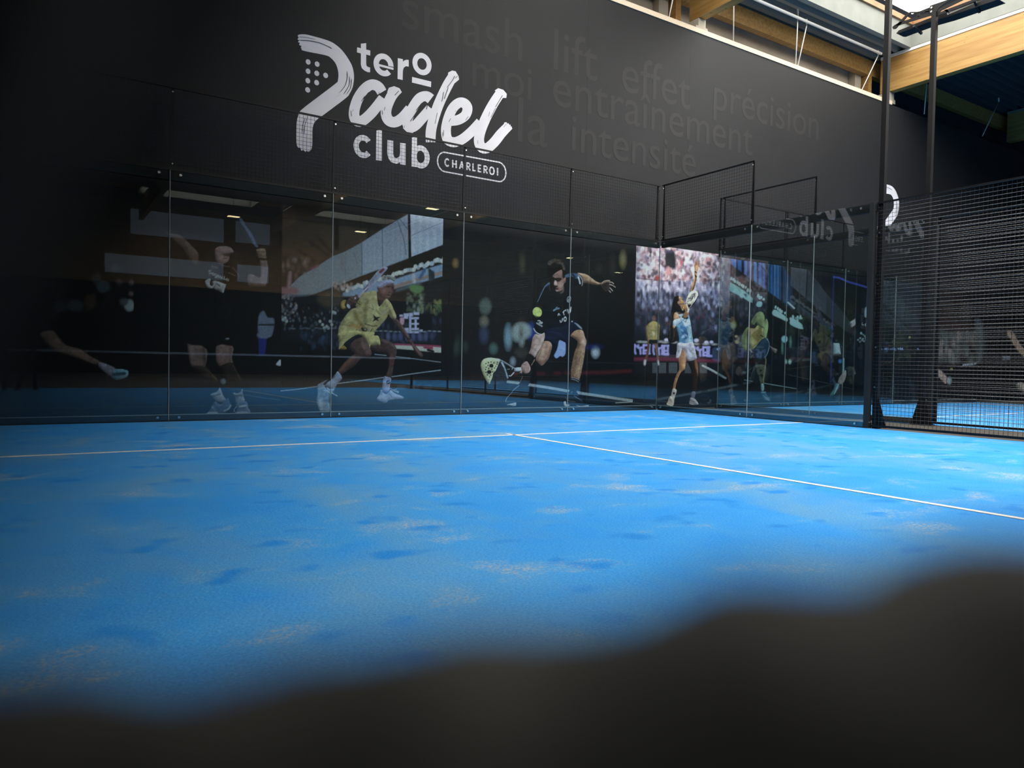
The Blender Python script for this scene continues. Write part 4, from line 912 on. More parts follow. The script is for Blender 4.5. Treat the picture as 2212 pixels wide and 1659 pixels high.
C.ell(672, 935, 28, 46, '#b4bccc', 1.2, rot=-.5); C.ell(806, 775, 15, 20, '#b0b6c2', 1.2)
C.c = 'w2'; C.part('printed_player')
C.poly('960,95 1052,80 1132,170 1184,280 1224,395 1184,455 1060,470 960,560 862,662 722,745 600,830 552,770 620,660 720,540 832,450 880,400 790,300 800,210 870,130', '#513b34'); C.poly('1000,100 1060,110 1170,300 1200,400 1120,420 1080,250', '#66504c', 6, clip=True); C.line('1040,200 1080,300', 40, '#7a5a58', 6, clip=True); C.line('860,480 720,600 600,740', 40, '#6d4a38', 6, clip=True); C.line('960,560 800,680 640,800', 26, '#332622', 5, clip=True); C.line('800,320 880,390 1000,420', 26, '#33282a', 5, clip=True)
C.poly('1378,100 1462,110 1602,170 1692,250 1724,345 1702,460 1662,620 1642,760 1612,885 1498,880 1560,700 1570,560 1545,420 1400,380 1222,330 1200,236 1392,222', '#443331'); C.line('1420,130 1600,200 1690,290', 30, '#66504a', 5, clip=True); C.line('1620,420 1600,620 1560,820', 34, '#553b2f', 6, clip=True); C.line('1240,310 1500,370', 30, '#2a2120', 6, clip=True)
C.new('printed_shorts', 'printed_player'); C.poly('560,0 880,-60 1000,-40 1265,-20 1272,42 1362,62 1394,222 1290,232 1202,236 1182,285 1102,132 1032,60 960,42 862,62 762,132 672,212 590,312 566,306 582,150', '#aca462'); C.poly('590,306 672,242 724,312', '#a07a2c', 2); C.poly('862,62 962,22 1042,66 950,92 862,152 802,232 792,340 740,302 668,218 762,128', '#191d28', 1); C.line('1150,60 1170,180', 14, '#8d854a', 3, clip=True)
C.new('printed_sock', 'printed_player'); C.poly('550,758 632,892 540,1000 480,1112 400,1092 292,1032 420,922 500,822', '#8796ae'); C.line('460,890 500,850', 16, '#3c4658', 2, clip=True); C.line('600,920 500,1060', 30, '#66758c', 5, clip=True)
C.new('printed_sock', 'printed_player'); C.poly('1464,875 1540,868 1612,902 1592,1002 1582,1122 1532,1195 1480,1182 1436,1122', '#878fae'); C.ell(1554, 974, 42, 40, '#171a20', 1.2); C.line('1535,985 1575,962', 10, '#878fae')
C.new('printed_shoe', 'printed_player'); C.poly('140,1045 222,982 352,925 265,1012 300,1072 342,1122 402,1112 480,1115 442,1182 402,1252 392,1402 385,1562 222,1568 162,1482 130,1332 152,1202', '#71899c'); C.poly('262,1012 340,930 372,935 300,1030', '#141c2c', 1.5); C.line('190,1100 180,1300 220,1500', 40, '#8b9fb0', 8, clip=True); C.line('290,1340 380,1340', 60, '#4d6074', 5, clip=True, a=.8); C.line('380,1180 380,1380', 20, '#283848', 3, clip=True)
for p in ('270,1135 340,1150 400,1190', '330,1080 400,1130', '440,1190 540,1248', '350,1110 470,1120'): C.line(p, 14, '#aebccc', 1.2)
C.new('printed_shoe', 'printed_player'); C.poly('1402,1132 1442,1142 1500,1198 1590,1128 1680,1190 1802,1240 1857,1272 1842,1302 1682,1312 1562,1332 1522,1376 1432,1370 1328,1312 1382,1222', '#8d9cb4'); C.line('1440,1150 1505,1200 1585,1135', 14, '#1c2236', 1.2); C.line('1590,1205 1630,1280', 10, '#2c3448'); C.line('1400,1310 1520,1340 1700,1290', 14, '#6d7c94', 2, clip=True)
for p in ('1600,1100 1680,1150 1760,1180', '1640,1130 1720,1110', '1690,1140 1760,1160 1740,1182'): C.line(p, 11, '#a0aab8')
C.part(); C.grain(.12)
C.build('print of a lunging player in a yellow shirt below a pale roof', {'printed_player': 'lunging player in yellow in the print', 'printed_racket': 'pale racket with a red mark in the print'})

# ------------------------------------------------------------------ print B: player in black with a raised arm
B = Print(-8.34, -6.57, .009, '#0c0f12', gain=1.9)
B.vgrad([(0, '#0a1018'), (.42, '#0a0f16'), (.47, '#0b0a0a'), (.8, '#090b0d'), (1.9, '#0b0d10'), (3, '#0d0c0b')])
B.c = 'p2'; B.line('-400,1060 200,1075 900,1100 2000,1120', 34, '#241018', 4); B.line('-200,900 2200,960', 60, '#111c28', 8)
B.poly('1600,95 1760,90 1720,430 1610,430', '#1c2466', 3, 0); B.poly('1590,0 1800,0 1760,95 1600,80', '#59667c', 4); B.poly('1940,602 2026,508 2034,622', '#a3abb2', 2); B.ell(920, 930, 50, 50, '#59656f', 4); B.line('1330,1190 1700,1250 2152,1310', 12, '#3a4450', 2)
B.c = 'z2'; B.poly('1570,1000 1600,960 1625,1000 1665,1010 1660,1080 1640,1120 1575,1110', '#566272', 3); B.line('1575,1045 1665,1045', 10, '#11151a', 2)
B.c = 'p1'; B.part('printed_player')
B.poly('690,770 800,860 980,920 1232,1000 1400,1050 1542,1120 1535,1300 1500,1700 1560,2300 680,2300 700,1700 760,1200 722,1050 600,975', '#08090b')
B.poly('40,280 200,420 392,460 562,620 692,765 692,905 640,975 560,882 440,702 300,570 150,420', '#55453d'); B.line('420,520 620,740', 34, '#6b574c', 8, clip=True)
B.poly('985,702 1062,650 1232,660 1304,760 1232,802 1222,882 1152,942 1020,922 990,822', '#7d645e'); B.poly('1120,770 1310,755 1240,810 1150,820', '#4a3a2c', 3, clip=True); B.line('1000,680 1230,670', 40, '#8c726a', 6, clip=True); B.line('1180,850 1130,860', 14, '#4d3a38', 2, clip=True); B.ell(1190, 790, 22, 10, '#2f2422', 2, clip=True)
B.new('printed_hair', 'printed_player'); B.poly('1230,790 1330,740 1390,820 1370,920 1480,1010 1400,1040 1240,990 1180,930 1220,880', '#221c18')
B.part('printed_player'); B.line('1060,950 1150,985 1225,995', 16, '#4f4444', 2)
B.poly('1538,1155 1602,1120 1742,1182 1770,1080 1752,882 1862,888 1882,1052 1852,1310 1740,1330 1680,1332 1550,1312', '#665450'); B.line('1800,920 1810,1100 1790,1280', 40, '#796560', 8, clip=True); B.line('1600,1310 1830,1320', 20, '#3a2e2c', 4, clip=True)
B.new('printed_hand', 'printed_player'); B.poly('1690,702 1830,690 1852,802 1852,882 1752,882 1702,762', '#77614f'); B.line('1720,740 1830,740', 12, '#55442f', 2, clip=True); B.line('1760,800 1840,820', 12, '#55442f', 2, clip=True); B.line('1750,862 1856,868', 34, '#181410', 2, clip=True)
B.new('printed_racket'); B.poly('1355,205 1440,170 1520,310 1610,430 1682,580 1722,655 1650,650 1590,600 1420,440', '#121118'); B.poly('1395,190 1440,170 1520,310 1610,430 1682,580 1722,655 1670,650 1590,520 1500,360', '#47586e', 1, clip=True)
B.part('printed_player')
B.c = 'p1'
def seg_word(P, glyphs, x, y, dx, dy, h, w, col):
    "tiny stroked capitals along a slanted line"
    for g in glyphs:
        for st in G_[g]:
            P.line([(x+a*h*.7, y-b*h+a*h*.7*dy/dx) for a, b in st], w, col, 1, smooth=0)
        x += dx; y += dy
G_ = {'S': [[(1, .9), (.5, 1), (0, .8), (.9, .3), (.5, 0), (0, .1)]], 'e': [[(0, .3), (.9, .35), (.7, .6), (.2, .6), (0, .3), (.2, 0), (.8, .05)]], 'g': [[(.8, .6), (.2, .6), (0, .3), (.3, 0), (.8, .1)], [(.8, .6), (.8, -.3), (.1, -.35)]], 'o': [[(.4, .6), (0, .3), (.4, 0), (.8, .3), (.4, .6)]],
      'v': [[(0, .6), (.4, 0), (.8, .6)]], 'i': [[(.4, .6), (.4, 0)], [(.4, .85), (.4, .9)]], 'a': [[(.8, .6), (.2, .6), (0, .3), (.3, 0), (.8, .2)], [(.8, .6), (.8, 0)]], 'c': [[(.8, .55), (.3, .6), (0, .3), (.3, 0), (.8, .05)]], '.': [[(.3, .05), (.4, .05)]]}
seg_word(B, 'Segovia', 876, 1110, 50, 20, 62, 9, '#a2a59c')
B.line('1030,1170 1200,1228', 12, '#7c7f78'); B.line('930,990 1020,1015', 24, '#5d5a58', 2)
B.poly('818,1240 880,1200 905,1215 890,1290 925,1330 950,1300 940,1255 980,1235 1010,1240 990,1290 940,1365 860,1350 820,1290', '#8f928e'); B.poly('985,1262 1020,1240 1172,1302 1122,1452 972,1372', '#8f928e', smooth=0); B.line('1020,1290 1060,1320', 24, '#4c504c', 1.5); B.line('1000,1370 1100,1405', 10, '#5c605c', 1.5)
B.line('1280,1010 1370,1110 1390,1170', 10, '#57534a', 1.5); B.line('1220,1100 1330,1150', 10, '#6d6238', 1.5); B.ell(1140, 1770, 110, 110, '#14171c', 3, ring=30) 
B.c = 'p2'
B.poly('230,192 380,205 502,242 602,332 592,522 562,642 420,662 302,642 240,402', '#5f4e46'); B.line('540,300 570,600', 60, '#3a2b26', 8, clip=True); B.line('300,230 340,560', 50, '#6d5a50', 8, clip=True)
B.poly('320,642 562,652 702,782 802,882 782,932 622,902 450,782', '#2a211d'); B.line('640,720 790,900', 20, '#43382c', 5, clip=True)
B.poly('780,262 880,215 1052,220 1112,302 1082,472 1102,602 982,652 850,642 780,502', '#6d564e'); B.line('1060,300 1050,560', 50, '#43332c', 8, clip=True); B.ell(940, 580, 90, 60, '#5d4138', 10, .8, clip=True)
B.poly('850,642 1092,562 1152,692 1242,852 1252,932 1000,932 920,762', '#211c18'); B.line('1100,620 1160,700 1245,880', 10, '#5b4f3e', 2, clip=True)
B.poly('560,-150 1100,-150 1110,225 880,215 770,262 640,330 500,242 232,192 300,-150', '#08090b', 3); B.ell(1000, 105, 32, 14, '#8d9090', 2)
B.new('printed_sock', 'printed_player'); B.poly('668,1182 790,1130 842,1055 872,1090 922,1222 972,1292 900,1332 772,1312 720,1242', '#6c7072'); B.line('720,1222 850,1180', 26, '#3d4448', 3, clip=True)
B.new('printed_sock', 'printed_player'); B.poly('1098,1148 1182,1162 1252,1130 1282,1065 1302,1202 1332,1312 1252,1342 1172,1362 1142,1242', '#6c7074'); B.line('1150,1215 1280,1200', 28, '#33393f', 3, clip=True)
B.new('printed_shoe', 'printed_player'); B.poly('760,1322 862,1382 962,1302 1002,1258 1052,1362 1077,1402 1042,1472 902,1562 802,1602 558,1592 622,1522 682,1442 722,1362', '#3c4d62'); B.poly('558,1592 622,1530 762,1518 822,1540 722,1602', '#7b8b9c', 2, clip=True); B.line('790,1320 850,1380 920,1340', 14, '#6c96a4', 1.5, clip=True); B.line('1060,1390 1020,1460 940,1500', 22, '#7e8c98', 2, clip=True); B.line('700,1420 760,1490', 30, '#5a7890', 4, clip=True)
B.new('printed_shoe', 'printed_player'); B.poly('1170,1372 1262,1322 1372,1332 1402,1452 1432,1482 1412,1582 1148,1588 1182,1482', '#4b5a70'); B.poly('1148,1588 1180,1528 1302,1508 1392,1542 1390,1592', '#7d8ca0', 2, clip=True); B.line('1240,1370 1340,1360', 12, '#1d2634', 1.5, clip=True); B.line('1230,1420 1350,1400', 12, '#a0acbc', 1.5, clip=True); B.line('1220,1460 1360,1440', 12, '#232c3a', 1.5, clip=True); B.line('1170,1420 1125,1490 1150,1525', 10, '#8090a4', 1.2)
B.part(); B.grain(.12)
B.build('dim print of a player in black with one arm stretched out and a racket raised', {'printed_player': 'player in black shirt and shorts in the print'})

# ------------------------------------------------------------------ print A: raised leg, far left
A = Print(-10.4, -8.34, .012, '#0b0d0f', gain=1.9)
A.vgrad([(0, '#0b1119'), (.55, '#0a0f16'), (.6, '#0a0909'), (1.1, '#090c0c'), (2.0, '#0c0e0f'), (3, '#101110')])
A.c = 'l1'
for x, y, rx, ry, c in ((1105, 710, 42, 48, '#7e908c'), (1060, 680, 35, 32, '#454b4b'), (1125, 510, 22, 24, '#5a4a48'), (1120, 610, 18, 14, '#6a5450'), (880, 550, 55, 50, '#333d40'), (820, 480, 35, 40, '#2b3336'), (980, 390, 40, 30, '#383f44'), (640, 710, 70, 50, '#2d3438'), (500, 720, 60, 50, '#22282a'), (770, 680, 50, 70, '#33261c'), (1020, 510, 28, 30, '#3d3334'), (930, 270, 60, 40, '#1c1d20'), (1200, 1220, 50, 26, '#1c2230')): A.ell(x, y, rx, ry, c, 5)
A.part('printed_leg'); A.poly('340,950 450,928 502,990 562,1050 682,1083 762,1140 866,1200 842,1222 702,1172 562,1132 470,1092 380,1020', '#59483a'); A.line('480,1000 620,1100 800,1200', 26, '#6a5644', 6, clip=True)
A.new('printed_sock', 'printed_leg'); A.poly('850,1198 902,1210 985,1252 945,1312 880,1270 845,1232', '#76767f')
A.new('printed_shoe', 'printed_leg'); A.poly('950,1290 985,1252 1088,1268 1080,1320 1000,1345 960,1330', '#5d8592'); A.line('970,1300 1060,1290', 30, '#1f4656', 2, clip=True)
A.part(); A.grain(.12)
A.build('very dark print of a bare leg kicked up, at the far left', {'printed_leg': 'bare kicked up leg in the print'})

# ------------------------------------------------------------------ print E: player tossing up, crowd behind
E = Print(-.25, 2.26, .0075, '#1a1d22')
E.c = 'g1'
E.vgrad([(0, '#0b0e12'), (.16, '#0b0d10'), (.5, '#0d1116'), (.9, '#12171c'), (1.3, '#161c24'), (1.7, '#232a3a'), (2.1, '#6d6a7c'), (2.3, '#8d8494'), (3, '#a08d94')])
hi = ['#d8cdd4', '#c8b4bc', '#e6dede', '#b89494', '#c9c2d8', '#aaa2bc', '#d9b9b4', '#8a6f78', '#f0e8e8', '#5d4a54', '#3c3842', '#c0868a']
E.blobs(900, (-220, -40, 1500, 640), 36, hi, 2.4, .95, 1.5); E.blobs(120, (-220, -20, 1500, 640), 30, ['#3a3640', '#54444c', '#2c2a34', '#7d5a60'], 3, .8)
E.poly('350,40 440,20 532,60 555,350 450,362 340,318', '#23242a', 6); E.ell(420, 25, 80, 30, '#4a4664', 6, .7); E.poly('345,480 400,330 460,470', '#d08a88', 6); E.ell(180, 570, 48, 50, '#a8382c', 5); E.ell(660, 250, 24, 40, '#c05058', 5)
E.line('-220,560 230,612 600,640 800,655', 20, '#4a3a44', 3); E.line('940,690 1200,690 1450,740', 40, '#33262e', 6); E.ell(1200, 620, 110, 50, '#5d3038', 8, .8)
E.blobs(300, (-220, 650, 1450, 840), 32, ['#c4c0d8', '#a9a8c4', '#d6d4e4', '#8c88a4', '#3c3c4e', '#2a2a38', '#7d7690'], 3, .85, 1.9)
E.blobs(420, (-220, 830, 1450, 1150), 30, ['#3a4258', '#525a78', '#7880a0', '#232734', '#1a1d28', '#98a0bc', '#2c2c3c'], 3, .8, 1.9)
E.blobs(380, (-220, 1150, 1450, 1680), 30, ['#1a202a', '#232b3a', '#2f3a4e', '#12161c', '#171b24', '#3f4a60', '#4c2a34'], 4, .75, 1.7)
for x, y in ((1210, 1150), (1290, 1290), (1210, 820), (1300, 840), (980, 760), (370, 1380), (380, 1180), (60, 1040), (330, 1630), (1350, 1540)): E.ell(x, y, 26, 44, '#7d83a8', 3, .8)
E.c = 'g2'
E.poly('-260,180 1500,200 1500,1659 -260,1659', '#10151b', 12, 0, a=.75)
E.poly('-260,330 1500,350 1500,600 -260,560', '#0c0d16', 3, 0)
def led_old(x):
    for q in ((0, 0, 40, 150), (40, 0, 95, 55), (95, 0, 150, 170), (190, 0, 235, 170), (235, 0, 320, 45), (275, 45, 320, 170), (225, 120, 290, 170)):
        E.poly([(x+q[0], 398+q[1]+x*.035), (x+q[2], 398+q[1]+x*.035), (x+q[2], 398+q[3]+x*.035), (x+q[0], 398+q[3]+x*.035)], '#9496d6', 3, 0)
def led(x):
    for q in ('15,0 15,120 30,165', '35,20 75,45 70,20', '85,10 90,60 120,60 130,170', '120,60 160,50', '190,5 190,165', '190,160 310,165', '190,10 310,5', '305,10 300,165', '215,110 280,100'):
        E.line([(x+a*.95, 400+b+x*.035) for a, b in pl(q)], 34, '#9193d4', 3, smooth=0, a=.95)
for x in (-265, 85, 860): led(x)
for x in (270, 1090): E.line([(x+30, 410+x*.035), (x+30, 560+x*.035), (x+100, 565+x*.035)], 40, '#9193d4', 3, smooth=0)
E.poly('1290,470 1360,440 1340,500', '#7f9cd0', 3)
for x, y, r in ((345, 300, 38), (445, 308, 38), (910, 308, 42), (1100, 350, 40), (1195, 340, 32)): E.ell(x, y, r, r*.8, '#b4b6da', 3)
for x, y in ((320, 345), (230, 330), (500, 345), (900, 375), (1090, 378), (1250, 382), (120, 345), (-60, 340), (-150, 335)): E.ell(x, y, 55, 20, '#8d9498', 3, .9)
E.line('-260,660 120,662 600,670 1000,685 1350,700', 60, '#5e2038', 5)
for x0, x1 in ((90, 180), (210, 350), (400, 560), (700, 830), (980, 1120)):
    for i in range(int((x1-x0)/20)):
        for j in range(9): E.ell(x0+i*20, 740+j*22, 7, 8, '#5d6a72', 1.5, .8)
for i in range(26):
    for j in range(3): E.ell(210+i*30, 590+j*22, 8, 8, '#6d5264', 2, .5)
E.poly('-260,930 1500,960 1500,1300 -260,1240', '#0b0e11', 8, 0, a=.8)
E.line('180,1410 500,1360 800,1310 1100,1265 1450,1210', 36, '#28333a', 4); E.line('1030,785 1200,870 1400,985 1460,1020', 34, '#a6b0b0', 2); E.line('1060,800 1400,985', 8, '#3a4448', 1.5, a=.6)
E.poly('-260,1190 140,1200 150,1470 -260,1450', '#0e1620', 10, 0)
E.c = 'e1'; E.new('printed_ball_girl'); E.poly('140,805 175,775 205,775 235,805 222,850 224,920 152,925 135,880', '#8f8548', 3); E.ell(185, 850, 26, 60, '#9c9258', 8, .7); E.ell(190, 748, 13, 20, '#5d4438', 2.5); E.line('150,880 150,920', 12, '#8a6a50', 2); E.ell(187, 870, 9, 14, '#b4ae98', 4); E.line('140,815 150,880 175,895', 14, '#7d7440', 4); E.line('228,815 222,880', 12, '#7d7440', 4); E.line('150,935 140,1020 122,1090', 18, '#5d4030', 2); E.line('200,935 215,1020 222,1080', 18, '#6b4a38', 2); E.poly('112,1075 128,1075 124,1112 110,1112', '#9a9ea8', 2.5); E.poly('214,1075 228,1080 230,1112 216,1110', '#9a9ea8', 2.5); E.poly('150,915 225,915 222,945 150,945', '#16171a', 1.5, 0)
E.c = 'g1'; E.new('printed_player')
E.poly('838,822 858,720 900,620 928,540 925,440 928,385 938,290 955,245 992,240 1003,300 1002,365 982,432 972,542 942,682 902,802', '#a9824f'); E.poly('968,545 942,682 902,805 878,800 915,690 945,540', '#33241c', 3, clip=True); E.line('875,720 925,560', 16, '#c49c66', 3, clip=True)
E.line('930,430 975,452', 24, '#17130f', 1.2, clip=True); E.line('928,505 972,535', 26, '#17130f', 1.2, clip=True); E.line('985,420 980,500', 18, '#c8b0c0', 2)
for p in ('945,300 950,255', '962,290 965,245', '980,290 985,242', '997,310 1000,270', '935,350 930,310'): E.line(p, 9, '#52341f', 1)
E.poly('940,320 995,320 985,420 945,410', '#c09564', 3, clip=True)
E.poly('600,1140 650,1085 740,1080 790,1150 740,1240 690,1290 640,1250', '#8d6a44')
E.poly('575,915 642,938 682,965 675,990 712,1022 735,1052 700,1085 640,1095 600,1070 588,1040 612,1020', '#a07d52'); E.line('640,1070 720,1075', 22, '#6d5034', 3, clip=True); E.ell(648, 968, 16, 7, '#2a1d15', 1.2, clip=True); E.line('690,1030 715,1040', 9, '#6b3c30', 1.2, clip=True); E.line('600,940 650,960', 16, '#bb9768', 3, clip=True)
E.ell(612, 1050, 20, 24, '#a37c50', 1.5)
E.new('printed_hair', 'printed_player'); E.poly('498,1002 540,920 602,908 612,960 605,1010 580,1040 600,1085 650,1120 720,1180 742,1250 690,1262 560,1228 515,1330 492,1500 562,1542 566,1790 470,1850 400,1800 400,1659 442,1500 452,1250 482,1130', '#14110f')
for p in ('430,1400 420,1600', '470,1250 450,1500', '500,1560 520,1720', '440,1560 430,1760', '540,1580 500,1800'): E.line(p, 8, '#4d4438', 2, a=.8)
E.part('printed_player'); E.line('655,1130 690,1200 700,1140', 10, '#c8ab70', 1.2)
E.poly('520,1262 582,1248 612,1300 622,1362 540,1402 508,1382', '#b08b5c')
E.new('printed_top', 'printed_player'); E.poly('556,1228 612,1282 690,1272 702,1302 802,1290 832,1382 852,1502 872,1659 905,2010 742,2050 605,2052 620,1800 600,1660 560,1522 640,1462 690,1382 622,1342 600,1292', '#5089ab')
for p, c in (('600,1270 690,1290 700,1360 640,1340', '#a4c6d0'), ('690,1400 830,1380 840,1480 740,1520', '#a3bccb'), ('640,1520 740,1540 780,1640 680,1700', '#2e6490'), ('780,1560 860,1500 870,1700 800,1760', '#88b0bf'), ('620,1750 720,1700 760,1850 640,1880', '#3a719a'), ('740,1780 870,1700 880,1900 800,1900', '#7aa7b8'), ('620,1930 740,1900 800,2000 640,2030', '#2d5f88'), ('700,1600 800,1650 760,1780 690,1740', '#27527e')): E.poly(p, c, 3, clip=True)
for _ in range(34): E.ell(rnd.uniform(610, 860), rnd.uniform(1560, 2020), rnd.uniform(12, 34), rnd.uniform(8, 24), rnd.choice(['#86b6c8', '#2a5a86', '#a4c8d2', '#356a94']), 3, .6, clip=True, rot=.8)
E.line('700,1400 745,1432 765,1380', 10, '#1c2a38', 1.2, clip=True)
E.part('printed_player'); E.poly('508,1402 622,1360 682,1328 704,1382 622,1462 542,1522 500,1500', '#a9c0d4'); E.line('560,1500 680,1400', 22, '#6d90ae', 3, clip=True); E.poly('495,1500 540,1520 520,1560 495,1540', '#b3916a', 1.5)
E.line('700,1330 770,1350', 56, '#15161a', 1.5); 
E.new('printed_racket'); E.poly('748,1060 762,990 792,910 852,832 930,803 982,838 994,920 945,1010 882,1072 800,1095', '#d6d2be')
for i in range(7): E.line([(785+i*14, 1000-i*20), (880+i*12, 960-i*16)], 9, '#28343a', 1, clip=True)
for p in ('780,1030 840,1000 900,930', '850,1020 890,960', '900,880 930,870 925,960', '800,960 850,960'): E.line(p, 14, '#28343a', 1.2, clip=True)
E.line('768,1080 795,1170 790,1235', 22, '#cdc9b8'); E.line('872,1078 822,1160 800,1235', 22, '#cdc9b8'); E.line('992,925 960,990 872,1115 828,1162', 18, '#0b0e0f', 1.2); E.poly('790,1100 860,1085 820,1150', '#0f1214', 1.2)
E.new('printed_hand', 'printed_player'); E.poly('700,1300 742,1232 790,1232 808,1292 770,1342 702,1352', '#93704c')
for p in ('740,1250 780,1262', '735,1278 790,1285', '730,1305 780,1315'): E.line(p, 9, '#54391f', 1, clip=True)
E.c = 'g2'; E.part('printed_player')
E.poly('640,480 692,505 718,640 702,780 692,850 622,905 572,1002 530,1122 502,1245 468,1225 490,1090 540,950 590,850 572,650 600,590', '#9d7550'); E.line('600,620 610,820 530,1040 490,1210', 26, '#7c5838', 5, clip=True); E.line('690,620 680,800', 26, '#b98f68', 5, clip=True)
E.poly('740,680 870,660 912,660 942,800 946,950 930,1100 902,1295 820,1290 832,1000 802,850', '#241a14'); E.poly('878,660 914,660 945,820 942,985 920,900 890,780', '#7c583c', 3, clip=True)
E.new('printed_skirt', 'printed_player'); E.poly('560,362 700,362 832,335 872,432 917,622 910,656 800,692 740,672 690,502 640,470 600,602 528,640 545,480', '#abb0c0'); E.line('760,450 840,560', 14, '#7f8496', 4, clip=True); E.line('600,420 570,560', 16, '#8f94a6', 4, clip=True); E.line('660,420 740,600', 16, '#8f94a6', 4, clip=True)
E.new('printed_sock', 'printed_player'); E.poly('468,1222 537,1250 502,1382 482,1442 428,1402 440,1322', '#a09f9f'); E.ell(485, 1305, 22, 22, '#2c2e33', 1.2)
E.new('printed_sock', 'printed_player'); E.poly('820,1282 892,1282 872,1392 815,1402', '#535c70')
E.new('printed_shoe', 'printed_player'); E.poly('430,1362 482,1422 488,1482 462,1542 352,1516 368,1470 400,1382', '#aaa79b'); E.line('400,1400 440,1460', 12, '#6f6d66', 1.5, clip=True); E.line('360,1515 460,1540', 12, '#d0cec4', 1.5, clip=True)
E.new('printed_shoe', 'printed_player'); E.poly('800,1388 862,1400 902,1432 948,1512 850,1522 778,1502 790,1432', '#8e9299'); E.line('800,1440 880,1470', 10, '#3a3e46', 1.5, clip=True); E.line('790,1500 860,1518', 12, '#b8bcc2', 1.5, clip=True)
E.part(); E.grain(.14)
E.build('bright print of a player in a white skirt tossing up in front of a crowd', {'printed_player': 'player in light blue top and white skirt in the print', 'printed_ball_girl': 'person in yellow shirt standing behind in the print'})

# ------------------------------------------------------------------ prints F to I behind the neighbouring glass
Fp = Print(2.26, 5.63, .009, '#1a1d20', gain=2.1)
Fp.vgrad([(0, '#0a141c'), (.42, '#0b1116'), (.55, '#0c1013'), (1.2, '#0d1114'), (1.9, '#161718'), (3, '#1c1e1f')])
Fp.c = 'f1'
Fp.blobs(120, (0, 0, 640, 1650), 80, ['#2a2626', '#1c2022', '#332c2c', '#22282c', '#2c3038', '#181a1c'], 6, .7); Fp.poly('0,0 220,0 200,900 0,700', '#3a3236', 12, a=.6)
bars = [(262, 418), (462, 575), (660, 752), (790, 880), (945, 1040), (1085, 1180), (1205, 1285), (1372, 1405), (1440, 1510), (1540, 1610), (1632, 1700), (1722, 1752), (1820, 1845), (1868, 1910), (1945, 1985), (2010, 2040), (2065, 2085)]
ty = lambda x: -60 if x < 1650 else -60+(x-1650)*1.55
by = lambda x: 150+(x-260)*.72
for i, (a, b) in enumerate(bars): Fp.poly([(a, ty(a)), (b, ty(b)), (b, by(b)), (a, by(a))], ['#4468a8', '#2f5fa0', '#4a68a8', '#4c68a6', '#3f69a8', '#4766a4', '#3a5e9c', '#3a648c', '#245a92', '#2c6296', '#2a5f92', '#2f5078', '#25456a', '#264c74', '#2a4e78', '#223f5e', '#1e3650'][i], 3, 0)
Fp.line('960,60 1180,220 1320,380', 24, '#1a2230', 4); Fp.line('1300,500 1500,100', 22, '#1d2a3a', 4); Fp.ell(1000, 60, 24, 24, '#7fa8d0', 4)
for x, y, rx, ry in ((215, 520, 14, 36), (270, 575, 38, 48), (340, 605, 34, 40), (385, 665, 36, 40), (457, 690, 28, 45), (515, 735, 38, 50), (590, 775, 36, 36), (632, 815, 38, 48), (708, 838, 18, 30), (765, 925, 34, 56), (840, 940, 36, 46), (1075, 1090, 28, 48), (1120, 1150, 40, 50), (1170, 1140, 28, 36), (1240, 1195, 34, 34), (1595, 1430, 26, 40), (1662, 1475, 26, 40), (1720, 1520, 32, 44), (1770, 1560, 40, 40), (1880, 1605, 28, 34)): Fp.ell(x, y, rx, ry, '#a4c6bc', 2, rot=.2)
Fp.poly('195,660 240,690 420,780 540,860 640,930 760,1020 850,1110 912,1170 900,1300 830,1280 680,1190 640,1150 560,1150 500,1080 200,930', '#74a09c', 2, 0); Fp.poly('645,1030 735,1050 700,1120', '#20304a', 3); Fp.poly('1015,1350 1075,1260 1190,1290 1175,1400 1060,1420', '#7da8a4', 2)
Fp.line('1965,1290 2155,1460', 44, '#a0bcb4', 1.5)
Fp.c = 'f2'; Fp.poly('820,230 860,200 960,260 1040,330 1035,375 960,340 830,280', '#8ab0aa', 2); Fp.poly('1085,370 1120,330 1180,360 1260,420 1260,460 1160,430', '#84a8a4', 2); Fp.blobs(16, (1090, 300, 1250, 370), 16, ['#96b8b0'], 2, .9)
Fp.c = 'r1'; Fp.poly('30,660 60,620 100,660 150,700 170,735 110,725 40,690', '#8aaeaa', 2)
Fp.c = 'f2'
for x, y, rx, ry, c in ((245, 420, 40, 60, '#4a4630', ), (278, 600, 18, 16, '#c49a68'), (290, 680, 30, 28, '#a8875c'), (100, 730, 40, 20, '#4a6470'), (310, 640, 20, 40, '#7a5f48'), (1000, 640, 45, 50, '#7fa2a8'), (968, 770, 16, 80, '#4a7062'), (1090, 680, 16, 70, '#567a68'), (1022, 975, 18, 30, '#7a9c8e'), (1080, 980, 20, 30, '#94aa98'), (160, 900, 60, 120, '#241a18'), (860, 1100, 90, 60, '#0e1416')): Fp.ell(x, y, rx, ry, c, 3)
Fp.line('400,1248 598,1284', 9, '#7b8e8c'); Fp.line('690,1298 1010,1352 1175,1380', 9, '#7b8e8c'); Fp.line('0,1380 300,1320', 30, '#1f2b33', 5); Fp.line('-20,1155 125,1232', 16, '#7d8a8a', 2)
Fp.poly('-60,1430 1300,1420 1300,1660 -60,1660', '#0c2030', 14, 0, a=.6)
Fp.new('printed_player')
Fp.poly('480,470 560,460 660,400 695,470 720,640 640,680 560,790 510,800 478,760', '#9c8b4e'); Fp.poly('505,570 600,490 650,400 665,530 690,600 640,650 600,690', '#6d5a26', 4, clip=True); Fp.poly('490,480 570,480 510,560', '#a07a58', 3, clip=True); Fp.line('640,580 680,605', 14, '#1a1712', 1.2, clip=True); Fp.line('520,760 600,690', 14, '#6d6232', 3, clip=True)
